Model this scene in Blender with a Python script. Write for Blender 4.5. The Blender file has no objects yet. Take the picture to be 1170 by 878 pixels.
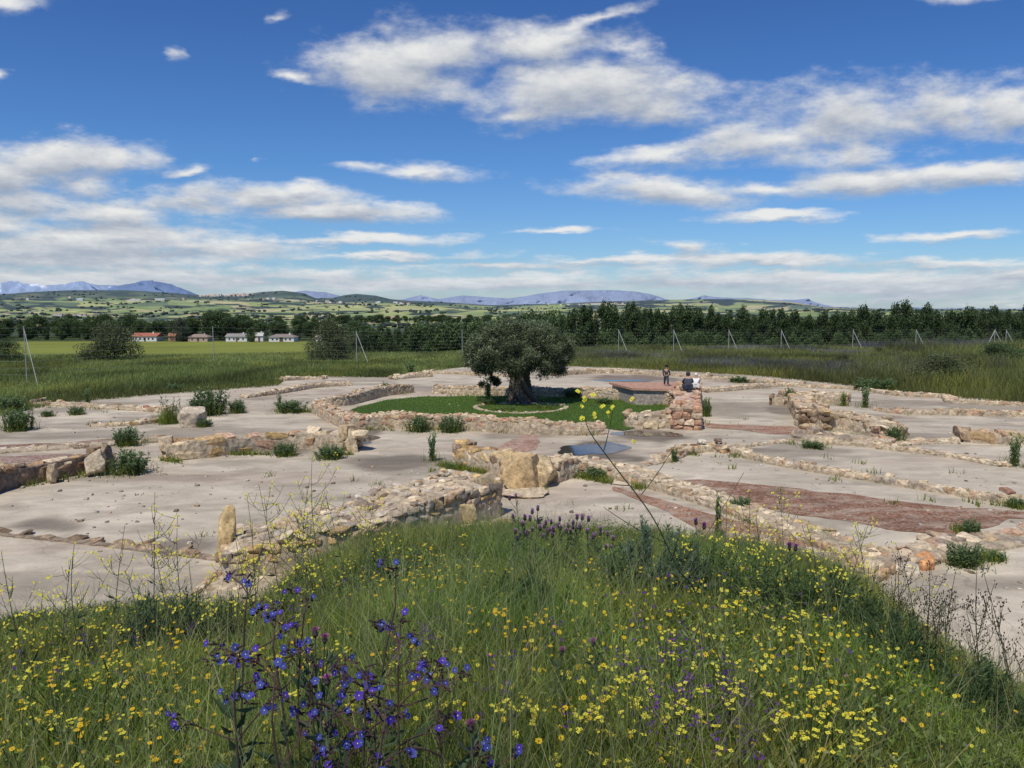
import bpy, math, random
import numpy as np
random.seed(7); RNG = np.random.default_rng(7)
C = bpy.context.scene.collection
R = math.radians
# ------------------------------------------------------------------ camera model (photo 1170x878)
F = 879.0; CX, CY = 585.0, 439.0; EYE = 4.5; PITCH = R(5.75)
def ray(px, py):
    a = (px-CX)/F; b = (CY-py)/F
    return a, math.cos(PITCH)+b*math.sin(PITCH), -math.sin(PITCH)+b*math.cos(PITCH)
def G(px, py, z=0.0):                      # ground point seen at a photo position
    dx, dy, dz = ray(px, py); t = (z-EYE)/dz
    return dx*t, dy*t
def P(px, py, d):                          # point at forward distance d
    dx, dy, dz = ray(px, py); t = d/dy
    return dx*t, d, EYE+dz*t
def uv_sky(px, py):
    dx, dy, dz = ray(px, py); return dx/dy, dz/dy
# ------------------------------------------------------------------ noise
def _hash(i, j, s):
    n = (i*374761393 + j*668265263 + s*1442695041) & 0xffffffff
    n = ((n ^ (n >> 13))*1274126177) & 0xffffffff
    return ((n ^ (n >> 16)) & 0xffff)/65535.0
def vnoise(x, y, s=0):
    x = np.asarray(x, float); y = np.asarray(y, float)
    i = np.floor(x).astype(np.int64); j = np.floor(y).astype(np.int64)
    fx = x-i; fy = y-j; fx = fx*fx*(3-2*fx); fy = fy*fy*(3-2*fy)
    return (_hash(i,j,s)*(1-fx)+_hash(i+1,j,s)*fx)*(1-fy)+(_hash(i,j+1,s)*(1-fx)+_hash(i+1,j+1,s)*fx)*fy
def fbm(x, y, o=4, s=0):
    t = 0; a = .5; n = 0
    for k in range(o): t = t+a*vnoise(x*2**k, y*2**k, s+k); n += a; a *= .5
    return t/n
def sst(a, b, x):
    t = np.clip((x-a)/(b-a), 0, 1); return t*t*(3-2*t)
# ------------------------------------------------------------------ mesh building
def link(o, parent=None):
    C.objects.link(o)
    if parent: o.parent = parent
    return o
def mesh_np(name, V, T=None, Q=None, col=None, mat=None, smooth=False):
    m = bpy.data.meshes.new(name); V = np.asarray(V, np.float32)
    T = np.zeros((0,3), np.int32) if T is None or len(T) == 0 else np.asarray(T, np.int32)
    Q = np.zeros((0,4), np.int32) if Q is None or len(Q) == 0 else np.asarray(Q, np.int32)
    m.vertices.add(len(V)); m.vertices.foreach_set('co', V.ravel())
    loops = np.concatenate([T.ravel(), Q.ravel()])
    m.loops.add(len(loops)); m.loops.foreach_set('vertex_index', loops)
    n = len(T)+len(Q); m.polygons.add(n)
    st = np.concatenate([np.arange(len(T))*3, len(T)*3+np.arange(len(Q))*4]).astype(np.int32)
    m.polygons.foreach_set('loop_start', st)
    m.polygons.foreach_set('use_smooth', np.full(n, smooth))
    m.update(calc_edges=True)
    if col is not None:
        a = m.color_attributes.new('Col', 'FLOAT_COLOR', 'POINT')
        c = np.ones((len(V),4), np.float32); c[:,:3] = col
        a.data.foreach_set('color', c.ravel())
    if mat: m.materials.append(mat)
    m.validate()
    return m
class MB:
    def __init__(s): s.V=[]; s.T=[]; s.Q=[]; s.K=[]; s.n=0
    def add(s, V, T=None, Q=None, col=(1,1,1)):
        V = np.asarray(V, float).reshape(-1,3)
        s.V.append(V)
        if T is not None and len(T): s.T.append(np.asarray(T)+s.n)
        if Q is not None and len(Q): s.Q.append(np.asarray(Q)+s.n)
        K = np.empty((len(V),3)); K[:] = col; s.K.append(K); s.n += len(V)
    def mesh(s, name, mat, smooth=False):
        return mesh_np(name, np.concatenate(s.V), np.concatenate(s.T) if s.T else None,
                       np.concatenate(s.Q) if s.Q else None, np.concatenate(s.K), mat, smooth)
    def obj(s, name, mat, parent=None, smooth=False):
        return link(bpy.data.objects.new(name, s.mesh(name, mat, smooth)), parent)
    def tube(s, pts, rad, n=5, col=(1,1,1), cap=True):
        pts = np.asarray(pts, float); k = len(pts)
        rad = np.broadcast_to(np.asarray(rad, float), (k,))
        t = np.gradient(pts, axis=0); t /= np.linalg.norm(t, axis=1)[:,None]+1e-9
        ref = np.array([0,0,1.0]) if abs(t[:,2]).mean() < .8 else np.array([1.0,0,0])
        a = np.cross(t, ref); a /= np.linalg.norm(a, axis=1)[:,None]+1e-9; b = np.cross(t, a)
        ang = np.arange(n)*2*math.pi/n
        V = pts[:,None]+rad[:,None,None]*(np.cos(ang)[None,:,None]*a[:,None]+np.sin(ang)[None,:,None]*b[:,None])
        Q = [[i*n+j, i*n+(j+1)%n, (i+1)*n+(j+1)%n, (i+1)*n+j] for i in range(k-1) for j in range(n)]
        V = V.reshape(-1,3); T = []
        if cap:
            V = np.vstack([V, pts[0], pts[-1]]); e = k*n
            T = [[e, (j+1)%n, j] for j in range(n)]+[[e+1, (k-1)*n+j, (k-1)*n+(j+1)%n] for j in range(n)]
        if not np.isscalar(col) and np.ndim(col) == 2: col = np.vstack([np.repeat(col, n, axis=0)]+([col[0], col[-1]] if cap else []))
        s.add(V, T, Q, col)
    def box(s, c, sz, rz=0, col=(1,1,1)):
        v = np.array([[x,y,z] for z in (-1,1) for y in (-1,1) for x in (-1,1)])*np.array(sz)/2
        ca, sa = math.cos(rz), math.sin(rz)
        v = np.stack([v[:,0]*ca-v[:,1]*sa, v[:,0]*sa+v[:,1]*ca, v[:,2]], 1)+np.array(c)
        s.add(v, None, [[0,2,3,1],[4,5,7,6],[0,1,5,4],[2,6,7,3],[0,4,6,2],[1,3,7,5]], col)
def tag(o, label=None, cat=None, group=None, kind=None):
    if label: o['label'] = label
    if cat: o['category'] = cat
    if group: o['group'] = group
    if kind: o['kind'] = kind
    return o
def empty(name, loc=(0,0,0), rz=0, sc=1):
    o = bpy.data.objects.new(name, None); o.location = loc; o.rotation_euler.z = rz
    o.scale = (sc,)*3 if np.isscalar(sc) else sc
    o.empty_display_size = .1
    return link(o)
def copy_tree(o, parent=None, first=True):
    c = o.copy(); C.objects.link(c)
    if parent: c.parent = parent
    for ch in KIDS.get(o.name, []): copy_tree(ch, c)
    return c
KIDS = {}
def kids(root):                            # remember the children of a prototype
    for o in list(C.objects):
        if o.parent: KIDS.setdefault(o.parent.name, []).append(o) if o not in KIDS.get(o.parent.name, []) else None
# ------------------------------------------------------------------ materials
class NT:
    def __init__(s, tree): s.t = tree; s.n = tree.nodes; s.l = tree.links
    def new(s, ty, ins=None, **kw):
        n = s.n.new(ty)
        for k, v in kw.items(): setattr(n, k, v)
        if ins:
            for k, v in ins.items():
                if isinstance(v, bpy.types.NodeSocket): s.l.new(v, n.inputs[k])
                else: n.inputs[k].default_value = v
        return n
    def math(s, op, a, b=0.0, c=None, clamp=False):
        d = {0:a, 1:b}
        if c is not None: d[2] = c
        return s.new('ShaderNodeMath', d, operation=op, use_clamp=clamp).outputs[0]
    def ramp(s, f, stops):
        n = s.new('ShaderNodeValToRGB', {0:f}); e = n.color_ramp.elements
        while len(e) < len(stops): e.new(.5)
        for q, (p, c) in zip(e, stops): q.position = p; q.color = tuple(c)+(1,) if len(c) == 3 else c
        return n.outputs[0]
    def mix(s, f, a, b, mode='MIX'):
        n = s.new('ShaderNodeMix', data_type='RGBA', blend_type=mode)
        for i, v in ((0,f),(6,a),(7,b)):
            if isinstance(v, bpy.types.NodeSocket): s.l.new(v, n.inputs[i])
            else: n.inputs[i].default_value = v if i == 0 else tuple(v)+(1,) if len(v) == 3 else v
        return n.outputs[2]
    def noise(s, vec, scale, detail=4, rough=.55, dist=0):
        return s.new('ShaderNodeTexNoise', {'Vector':vec, 'Scale':scale, 'Detail':detail, 'Roughness':rough, 'Distortion':dist}).outputs[0]
def mat_new(name):
    m = bpy.data.materials.new(name); m.use_nodes = True; m.node_tree.nodes.clear(); return m, NT(m.node_tree)
def finish(t, sh): t.new('ShaderNodeOutputMaterial', {'Surface':sh})
def M_vc(name, rough=.8, transl=0, spec=.3, nscale=0, namt=.3, bump=0, bscale=20, gain=1.0):
    m, t = mat_new(name)
    c = t.new('ShaderNodeAttribute', attribute_name='Col').outputs['Color']
    pos = t.new('ShaderNodeTexCoord').outputs['Object']
    if nscale:
        f = t.noise(pos, nscale, 5, .65)
        g = t.new('ShaderNodeMapRange', {0:f, 1:.3, 2:.7, 3:1-namt, 4:1+namt}).outputs[0]
        c = t.mix(1.0, c, t.new('ShaderNodeCombineColor', {0:g,1:g,2:g}).outputs[0], 'MULTIPLY')
    ins = {'Base Color':c, 'Roughness':rough, 'Specular IOR Level':spec}
    if bump:
        ins['Normal'] = t.new('ShaderNodeBump', {'Strength':1.0, 'Distance':bump, 'Height':t.noise(pos, bscale, 6, .65)}).outputs[0]
    b = t.new('ShaderNodeBsdfPrincipled', ins).outputs[0]
    if transl:
        tr = t.new('ShaderNodeBsdfTranslucent', {'Color':c}).outputs[0]
        b = t.new('ShaderNodeMixShader', {0:transl, 1:b, 2:tr}).outputs[0]
    finish(t, b); return m
LEAF = M_vc('leaf_green', .55, .42, .3)
PETAL = M_vc('petal', .6, .35, .2)
STEM = M_vc('stem', .65, .1, .3)
FOL = M_vc('tree_foliage', .6, .25, .3)
BARK = M_vc('bark', .9, 0, .2, 9, .45, .03, 14)
STONE = M_vc('limestone_rubble', .92, 0, .2, 9, .5, .02, 22)
PAINTED = M_vc('plain_render', .85, 0, .25, 2, .12)
CLOTH = M_vc('cloth', .85, 0, .2, 30, .15)
SKIN = M_vc('skin', .6, 0, .35)
METAL = M_vc('galvanised_steel', .45, 0, .5, 5, .15)
TERR = M_vc('terrain', .95, 0, .1, .02, .18)

# ------------------------------------------------------------------ camera, world, sun
cam = bpy.data.cameras.new('camera'); co = link(bpy.data.objects.new('camera', cam))
co.location = (0,0,EYE); co.rotation_euler = (R(90)-PITCH, 0, 0)
cam.sensor_width = 36; cam.lens = 36*F/1170; cam.clip_end = 90000; cam.clip_start = .05
sc = bpy.context.scene; sc.camera = co
sc.view_settings.view_transform = 'Standard'; sc.view_settings.look = 'None'; sc.view_settings.exposure = 0
SUN = np.array([-.24,-.46,.86]); SUN /= np.linalg.norm(SUN)
el = math.asin(SUN[2]); az = math.atan2(SUN[0], SUN[1])
sl = bpy.data.lights.new('sun', 'SUN'); sl.energy = 3.7; sl.angle = R(.6); sl.color = (1,.93,.82)
so = link(bpy.data.objects.new('sun', sl)); so.rotation_euler = (R(90)-el, 0, -az+math.pi)
so.rotation_euler = (math.pi/2-el, 0, math.atan2(SUN[0], -SUN[1]))
w = bpy.data.worlds.new('World'); sc.world = w; w.use_nodes = True; w.node_tree.nodes.clear()
t = NT(w.node_tree)
sky = t.new('ShaderNodeTexSky', sky_type='NISHITA', sun_disc=False, sun_elevation=el, sun_rotation=az,
            air_density=1.0, dust_density=.6, ozone_density=2.6, altitude=600).outputs[0]
gen = t.new('ShaderNodeTexCoord').outputs['Generated']
sx = t.new('ShaderNodeSeparateXYZ', {0:gen})
ay = t.math('ADD', t.math('ABSOLUTE', sx.outputs[1]), .02)
U = t.math('DIVIDE', sx.outputs[0], ay); Vv = t.math('DIVIDE', sx.outputs[2], ay)
UVv = t.new('ShaderNodeCombineXYZ', {0:U, 1:Vv, 2:0.0}).outputs[0]
CL = [ # photo x, y, rx, ry, tilt(deg, up to the right), weight
 (455,92,105,30,-4,0),(430,82,75,26,0,0),(510,70,110,32,0,0),(600,62,95,24,6,.05),(640,105,110,36,-3,0),(700,112,95,36,-8,0),(745,132,80,22,0,.1),(345,94,30,8,-8,.1),(675,28,80,9,16,.2),
 (760,178,110,13,6,0),(860,162,120,27,8,0),(960,140,120,42,5,0),(1060,128,110,36,0,0),(1150,130,90,30,0,0),(960,180,60,18,0,.25),
 (760,221,115,16,-2,0),(880,218,90,12,0,.1),(985,212,110,15,2,0),(1100,202,110,13,2,0),
 (888,250,82,7,1,.05),(1085,273,85,6,0,.1),(788,283,48,9,-3,.05),(640,267,80,5,2,.45),
 (75,190,88,24,4,0),(135,187,45,15,0,.1),(15,205,55,26,0,0),(110,215,55,18,0,.05),(215,232,95,17,0,.0),(305,228,70,16,4,0),(340,217,26,9,0,.0),(390,246,120,11,-1,.05),(10,255,60,24,0,0),(130,252,120,20,0,.1),
 (490,200,95,11,-3,.3),(430,193,50,8,0,.4),(215,198,30,9,8,.5),(318,28,28,13,10,.55),(205,66,26,18,-30,.6),(20,10,60,14,0,.25),(5,96,18,9,0,.35),(1090,4,70,12,0,.4),(295,184,18,8,0,.6),(720,60,60,16,-12,.4),(600,140,60,10,0,.35),
 (70,290,190,30,0,-.1),(150,270,120,22,0,0),(240,285,150,14,0,.08),(40,235,80,26,0,.08),(390,275,130,7,0,.1),(440,293,150,6,0,.1),(120,322,240,15,0,-.05),(330,318,180,10,0,.08),(600,305,200,8,0,.2),(700,298,160,6,2,.05),(860,298,150,8,0,0),(1060,303,170,7,0,.1),
 (560,326,330,12,0,.1),(820,322,280,12,0,.0),(1060,330,240,19,0,.0),(1160,315,90,12,0,.1)]
ng = bpy.data.node_groups.new('cloud_field', 'ShaderNodeTree')
ng.interface.new_socket('Vector', in_out='INPUT', socket_type='NodeSocketVector')
ng.interface.new_socket('Field', in_out='OUTPUT', socket_type='NodeSocketFloat')
g = NT(ng); gi = g.new('NodeGroupInput'); go = g.new('NodeGroupOutput')
cur = None
for (cx, cy, rx, ry, tilt, wt) in CL:
    u0, v0 = uv_sky(cx, cy); u1, v1 = uv_sky(cx+rx, cy); _, v2 = uv_sky(cx, cy-ry)
    vin = gi.outputs[0] if cur is None else g.new('ShaderNodeVectorMath', {0:cur, 1:(1e-7,1e-7,0), 2:gi.outputs[0]}, operation='MULTIPLY_ADD').outputs[0]
    mp = g.new('ShaderNodeMapping', {'Vector':vin, 'Location':(u0,v0,0), 'Rotation':(0,0,R(tilt)),
               'Scale':(abs(u1-u0)*1.18, abs(v2-v0)*1.25, 1)}, vector_type='TEXTURE').outputs[0]
    L = g.new('ShaderNodeVectorMath', {0:mp}, operation='LENGTH').outputs['Value']
    if wt: L = g.math('ADD', L, wt)
    cur = L if cur is None else g.math('SMOOTH_MIN', cur, L, .25)
g.l.new(g.math('SUBTRACT', 1.0, cur), go.inputs[0])
def nvec(off):
    ny = t.math('MULTIPLY', t.math('LOGARITHM', t.math('ADD', t.math('MAXIMUM', t.math('ADD', Vv, off), 0.0), .07), math.e), 1.25)
    nx = t.math('MULTIPLY', U, t.math('ADD', 1.15, t.math('DIVIDE', .16, t.math('ADD', t.math('MAXIMUM', Vv, 0.0), .12))))
    return t.new('ShaderNodeCombineXYZ', {0:nx, 1:ny, 2:.37}).outputs[0]
nv = nvec(0.0)
warp = t.new('ShaderNodeTexNoise', {'Vector':nv, 'Scale':6.0, 'Detail':4.0, 'Roughness':.6}).outputs[1]
wv = t.new('ShaderNodeVectorMath', {0:warp, 1:(.5,.5,.5)}, operation='SUBTRACT').outputs[0]
wv = t.new('ShaderNodeVectorMath', {0:wv, 1:(.10,.028,0)}, operation='MULTIPLY').outputs[0]
def dens(off, detail):
    vec = t.new('ShaderNodeVectorMath', {0:UVv, 1:wv}, operation='ADD').outputs[0]
    if off: vec = t.new('ShaderNodeVectorMath', {0:vec, 1:(-.35*off,off,0)}, operation='ADD').outputs[0]
    gn = t.new('ShaderNodeGroup', {0:vec}); gn.node_tree = ng
    return gn
ngn = t.n.new('ShaderNodeGroup'); ngn.node_tree = ng
t.l.new(t.new('ShaderNodeVectorMath', {0:UVv, 1:wv}, operation='ADD').outputs[0], ngn.inputs[0])
ng2 = t.n.new('ShaderNodeGroup'); ng2.node_tree = ng
t.l.new(t.new('ShaderNodeVectorMath', {0:t.new('ShaderNodeVectorMath', {0:UVv, 1:wv}, operation='ADD').outputs[0], 1:t.new('ShaderNodeCombineXYZ', {0:0.0, 1:t.math('ADD', .004, t.math('MULTIPLY', t.math('MAXIMUM', Vv, 0.0), .055)), 2:0.0}).outputs[0]}, operation='ADD').outputs[0], ng2.inputs[0])
n1 = t.noise(nv, 4.2, 9, .60); n1b = t.noise(nvec(.018), 4.2, 9, .60)
n2 = t.noise(nv, 9, 6, .6)
f1 = t.math('ADD', t.math('MAXIMUM', ngn.outputs[0], -1.2), t.math('MULTIPLY', t.math('SUBTRACT', n1, .5), 2.2))
f2 = t.math('ADD', t.math('MAXIMUM', ng2.outputs[0], -1.2), t.math('MULTIPLY', t.math('SUBTRACT', n1b, .5), 2.2))
n3 = t.noise(t.new('ShaderNodeVectorMath', {0:UVv, 1:(1,1.7,1)}, operation='MULTIPLY').outputs[0], 22, 7, .62)
n4 = t.noise(t.new('ShaderNodeVectorMath', {0:t.new('ShaderNodeVectorMath', {0:UVv, 1:(-.004,.012,0)}, operation='ADD').outputs[0], 1:(1,1.7,1)}, operation='MULTIPLY').outputs[0], 22, 7, .62)
f1 = t.math('ADD', f1, t.math('MULTIPLY', t.math('SUBTRACT', n3, .5), .9)); f2 = t.math('ADD', f2, t.math('MULTIPLY', t.math('SUBTRACT', n4, .5), .9))
d1 = t.new('ShaderNodeMapRange', {0:f1, 1:-.16, 2:.80, 3:0.0, 4:1.0}, interpolation_type='SMOOTHSTEP').outputs[0]
# thin haze of cloud near the horizon
hz = t.new('ShaderNodeMapRange', {0:Vv, 1:.01, 2:.07, 3:.38, 4:0.0}, interpolation_type='SMOOTHSTEP').outputs[0]
d1 = t.math('MAXIMUM', d1, hz)
lit = t.math('MULTIPLY', t.math('SUBTRACT', f1, f2), .62)          # bright where the cloud thins out above
thick = t.new('ShaderNodeMapRange', {0:f1, 1:.1, 2:1.2, 3:-.04, 4:.27}).outputs[0]
sh = t.math('ADD', t.math('SUBTRACT', t.math('ADD', .66, lit), thick), t.math('MULTIPLY', t.math('SUBTRACT', n2, .5), .55), clamp=True)
ccol = t.ramp(sh, [(0,(.30,.36,.46)),(.35,(.43,.47,.54)),(.65,(.62,.64,.67)),(1,(.84,.84,.82))])
cs = t.new('ShaderNodeVectorMath', {0:ccol, 'Scale':10.0}, operation='SCALE').outputs[0]
# deepen the blue of the open sky a little with height
tint = t.ramp(t.new('ShaderNodeMapRange', {0:Vv, 1:0.0, 2:.5}).outputs[0], [(0,(.66,.86,1.08)),(.35,(.46,.76,1.12)),(1,(.30,.56,1.0))])
skb = t.mix(1.0, sky, tint, 'MULTIPLY')
up = t.new('ShaderNodeMapRange', {0:sx.outputs[2], 1:-.02, 2:0.0}).outputs[0]
hzl = t.new('ShaderNodeMapRange', {0:Vv, 1:0.0, 2:.10, 3:1.0, 4:0.0}, interpolation_type='SMOOTHSTEP').outputs[0]
cs = t.mix(t.math('MULTIPLY', hzl, .35), cs, (5.6,6.3,7.4))
fin = t.mix(t.math('MULTIPLY', t.math('MULTIPLY', d1, .96), up), skb, cs)
bg = t.new('ShaderNodeBackground', {'Color':fin, 'Strength':.10}).outputs[0]
t.new('ShaderNodeOutputWorld', {'Surface':bg})
w.cycles.sampling_method = 'MANUAL'; w.cycles.sample_map_resolution = 512

sc.cycles.max_bounces = 6; sc.cycles.diffuse_bounces = 3; sc.cycles.glossy_bounces = 2; sc.cycles.transmission_bounces = 3
# ------------------------------------------------------------------ terrain
RIDGE = np.array([(-900,338),(-300,336),(0,337),(40,334),(80,332),(150,332),(200,335),(235,338),(280,337),(300,334),(325,332.5),(348,335),(362,341),(380,341),(395,337.5),(408,336),(430,338),(447,342),(470,344),(500,345),(530,347),(560,349),(640,347),(700,344.5),(760,343),(800,342),(850,342),(900,345),(940,351),(1000,353),(1170,354),(1500,350),(2000,345)], float)
def lin_z(py, d): return EYE-(py-350.5)*d/F
def edge_d(u): return np.interp(u, [-2,-.67,-.1,.12,.67,2], [66,70,82,102,114,120])
def ground_z(x, y):
    x = np.asarray(x, float); y = np.asarray(y, float); r = np.hypot(x, y)
    D = np.maximum(y, r*.49); u = np.clip(x/np.maximum(D, 1e-3), -1.9, 1.9); px = CX+u*F
    e = edge_d(u)
    z = -.024*np.clip(D-50, 0, None)+.25*(fbm(x*.06, y*.06, 3, 5)-.5)*sst(52, 70, D)
    zlow = -13.7+0*z
    k = sst(0, 1, (D-e)/(np.interp(u,[-.3,.1],[120,75])))
    ze = -.024*(e-50)
    z = np.where(D < e, z, ze+(zlow-ze)*k)
    rg = lin_z(np.interp(px, RIDGE[:,0], RIDGE[:,1]), 2700)
    mid = lin_z(np.interp(px, [0,300,400,520,700,1170],[344,345,348,352,354,356]), 2000)
    pts = [(700,zlow), (1050,lin_z(364,1050)+0*z), (1500,lin_z(355.5,1500)+0*z), (2000,mid), (2700,rg), (3600,rg-60), (6000,rg*0-60), (60000,rg*0-400)]
    for (a, za), (b, zb) in zip(pts[:-1], pts[1:]):
        q = np.clip((np.log(np.maximum(D,1))-math.log(a))/(math.log(b)-math.log(a)), 0, 1); q = q*q*(3-2*q) if b != 2700 else q**1.5
        z = np.where(D >= a, za+(zb-za)*q, z)
    z = z+sst(600, 1500, D)*(fbm(px*.02, np.log(np.maximum(D,1))*9, 4, 11)-.5)*D*.006*(1-sst(2300,2700,D))
    return z
def haze(col, d, k=14000):  # distance haze painted into the vertex colours, bluer farther off
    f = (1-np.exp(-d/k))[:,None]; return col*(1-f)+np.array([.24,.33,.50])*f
def build_ground():
    us = np.concatenate([np.linspace(-math.pi, -.8, 40)[:-1], np.linspace(-.8, .8, 620), np.linspace(.8, math.pi, 40)[1:]])
    rs = np.concatenate([[.3], np.linspace(4, 48, 12), np.linspace(50, 140, 70), np.geomspace(143, 700, 60), np.geomspace(710, 3400, 140), np.geomspace(3600, 60000, 14)])
    A, Rr = np.meshgrid(us, rs); x = np.sin(A)*Rr; y = np.cos(A)*Rr
    fr = np.abs(A) < .8; x = np.where(fr, np.tan(np.clip(A,-.8,.8))*Rr, x); y = np.where(fr, Rr, y)
    s = np.where(fr, 1, 1/np.cos(.8)); x = np.where(fr, x, x*s); y = np.where(fr, y, y*s)
    x = x.ravel(); y = y.ravel(); z = ground_z(x, y)
    D = np.maximum(y, np.hypot(x,y)*.49); u = x/np.maximum(D,1e-3); px = CX+u*F
    z = z-.07*(1-sst(44, 50, D)); z = np.where(D < 44, -.07, z)
    soil = np.array([.075,.085,.035]); n = fbm(x*.3, y*.3, 4, 3)[:,None]
    col = soil*(.7+.6*n)
    low = np.array([.055,.075,.028]); k = sst(80, 130, D)[:,None]; col = col*(1-k)+low*k
    fld = (np.clip(sst(285,300,D)*(1-sst(398,404,D)), 0, 1)*(1-sst(355,372,px)))[:,None]
    st = (.9+.2*vnoise(x*.02, y*.25, 9))[:,None]
    col = col*(1-fld)+np.array([.20,.225,.045])*st*fld
    # patchwork hills: field colours, with sunlit and shaded tone painted in
    hx = px*.022+.6*fbm(px*.01,np.log(D+1)*5,2,31); hy = np.log(np.maximum(D,1))*13+.6*fbm(px*.015,np.log(D+1)*9,2,32)
    cid = _hash(np.floor(hx+.5*np.floor(hy)).astype(np.int64), np.floor(hy).astype(np.int64), 77)
    pal = np.array([[.21,.28,.08],[.30,.35,.10],[.42,.43,.15],[.13,.18,.08],[.46,.42,.20],[.25,.30,.10],[.35,.38,.13]])
    pc = pal[(cid*6.99).astype(int)]
    wd = fbm(px*.035, np.log(np.maximum(D,1))*26, 5, 41)
    wood = sst(.5,.58,wd+.25*sst(2150,2700,D)*np.where(px<520,1,.55)-.03)[:,None]
    pc = pc*(1-wood)+np.array([.035,.05,.028])*wood
    dr = (sst(2150,2450,D+300*(fbm(px*.03,D*.002,3,71)-.5))*(1-sst(500,560,px)))[:,None]*.85; pc = pc*(1-dr)+np.array([.05,.075,.035])*dr
    kk = sst(560, 700, D)[:,None]; pc = pc*(.8+.4*fbm(px*.1,np.log(D+1)*60,3,8)[:,None])
    col = col*(1-kk)+pc*kk
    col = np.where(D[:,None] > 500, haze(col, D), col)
    nr, nc = A.shape; i = np.arange(nr-1)[:,None]*nc+np.arange(nc-1)[None,:]
    Q = np.stack([i, i+nc, i+nc+1, i+1], -1).reshape(-1,4)[:, ::-1]
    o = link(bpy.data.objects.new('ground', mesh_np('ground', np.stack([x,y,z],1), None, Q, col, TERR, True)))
    tag(o, kind='structure')
build_ground()
def mountains(name, pts, d, base, hi, snow=None, seed=0, amp=2.0, label=None):  # bluish base and hi colours have the distance haze painted in
    pts = np.array(pts, float); xs = np.arange(pts[0,0], pts[-1,0]+.1, 1.5); n = 26
    top = np.interp(xs, pts[:,0], pts[:,1])-amp*(fbm(xs*.07, 0*xs, 5, seed)-.5)
    V = []; K = []
    for j in range(n+1):
        q = j/n; dd = d*(1+.22*(1-q)**1.2*0.8) if False else d*(.86+.14*q)
        zt = lin_z(top, d); zb = lin_z(362, d)
        z = zb+(zt-zb)*(q**1.15)*(1+(.35*(fbm(xs*.05, 0*xs+q*3, 4, seed+3)-.5))*(1-q)*q*4)
        u = (xs-CX)/F; V.append(np.stack([u*dd, 0*xs+dd+ (d*.05)*(fbm(xs*.06, 0*xs+q*4, 4, seed+9)-.5), z], 1))
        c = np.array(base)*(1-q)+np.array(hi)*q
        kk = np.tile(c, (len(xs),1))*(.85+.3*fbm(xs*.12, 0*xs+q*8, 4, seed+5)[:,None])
        if snow is not None:
            sm = sst(.48,.60, fbm(xs*.10, 0*xs+q*5, 4, seed+15)+.9*(q-.90)+snow(xs))[:,None]; kk = kk*(1-sm)+np.array([.62,.68,.78])*sm
        K.append(kk)
    V.append(np.stack([(xs-CX)/F*d*1.15, 0*xs+d*1.15, lin_z(362, d)+0*xs], 1)); K.append(K[-1])
    nc = len(xs); i = np.arange(n+1)[:,None]*nc+np.arange(nc-1)[None,:]
    Q = np.stack([i, i+1, i+nc+1, i+nc], -1).reshape(-1,4)
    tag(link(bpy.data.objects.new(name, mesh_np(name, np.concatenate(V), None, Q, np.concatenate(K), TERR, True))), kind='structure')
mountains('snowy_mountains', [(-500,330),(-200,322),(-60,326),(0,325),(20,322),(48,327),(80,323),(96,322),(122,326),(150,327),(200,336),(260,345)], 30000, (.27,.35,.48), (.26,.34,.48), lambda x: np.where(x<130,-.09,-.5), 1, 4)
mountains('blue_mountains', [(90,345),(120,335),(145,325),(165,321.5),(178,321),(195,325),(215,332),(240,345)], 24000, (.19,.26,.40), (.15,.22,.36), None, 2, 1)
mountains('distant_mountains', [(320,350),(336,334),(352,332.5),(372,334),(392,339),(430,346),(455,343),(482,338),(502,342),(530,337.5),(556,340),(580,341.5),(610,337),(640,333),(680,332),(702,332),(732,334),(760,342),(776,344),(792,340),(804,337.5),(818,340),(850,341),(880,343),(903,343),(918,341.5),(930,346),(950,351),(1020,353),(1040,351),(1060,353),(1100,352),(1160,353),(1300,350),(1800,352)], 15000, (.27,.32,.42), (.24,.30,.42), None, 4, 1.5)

# ------------------------------------------------------------------ courtyard floor
MEADOW = [(-900,640),(-300,540),(-100,500),(0,477),(60,463),(130,456),(230,448),(318,441),(330,431),(380,431),(450,432),(500,424),(535,420),(640,419),(700,421),(860,430),(950,439),(1040,450),(1100,456),(1170,462),(1400,485),(1900,520)]
mw = np.array([G(*p) for p in MEADOW]); mth = mw[:,0]/mw[:,1]
def meadow_y(x, y):                        # >0 : in the meadow
    u = x/np.maximum(y, 1e-3); b = np.interp(u, mth, mw[:,1]); return y-b
BANK = [(-700,900),(-300,800),(-100,745),(0,722),(100,706),(200,702),(290,700),(340,664),(400,630),(450,610),(560,604),(650,607),(760,612),(860,628),(950,652),(1000,684),(1060,728),(1120,766),(1170,794),(1350,900),(1900,1200)]
bk = np.array([G(*p) for p in BANK]); bth = np.arctan2(bk[:,0], bk[:,1]); brr = np.hypot(bk[:,0], bk[:,1])
def bank_z(x, y):
    a = np.arctan2(x, y); r = np.hypot(x, y); B = np.interp(a, bth, brr)
    q = r/B; z = 2.95*(1-np.clip(q,0,1)**1.25)
    z = z+.10*(fbm(x*.7, y*.7, 3, 21)-.5)*sst(0,.15,1-q)
    return np.where(q < 1, z, -.10*np.clip((q-1)*B*1.5, 0, 1)), q
DAMP = [(680,513,56,13,.9),(740,495,46,9,.8),(415,500,20,11,.8),(330,509,70,9,.8),(440,527,55,9,.75),(470,540,40,5,.4),(200,475,34,5,.7),(60,470,60,4,.5),(905,470,30,10,.7),(885,515,55,4,.7),(1000,476,60,4,.5),(720,434,62,5,.8),(870,437,70,3,.5),(50,600,48,9,.75),(205,625,42,9,.7),(400,476,16,5,.7),(1020,512,30,4,.3),(300,455,30,3,.4),(1110,462,60,3,.5),(690,468,20,4,.4),(930,515,60,4,.5)]
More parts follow.
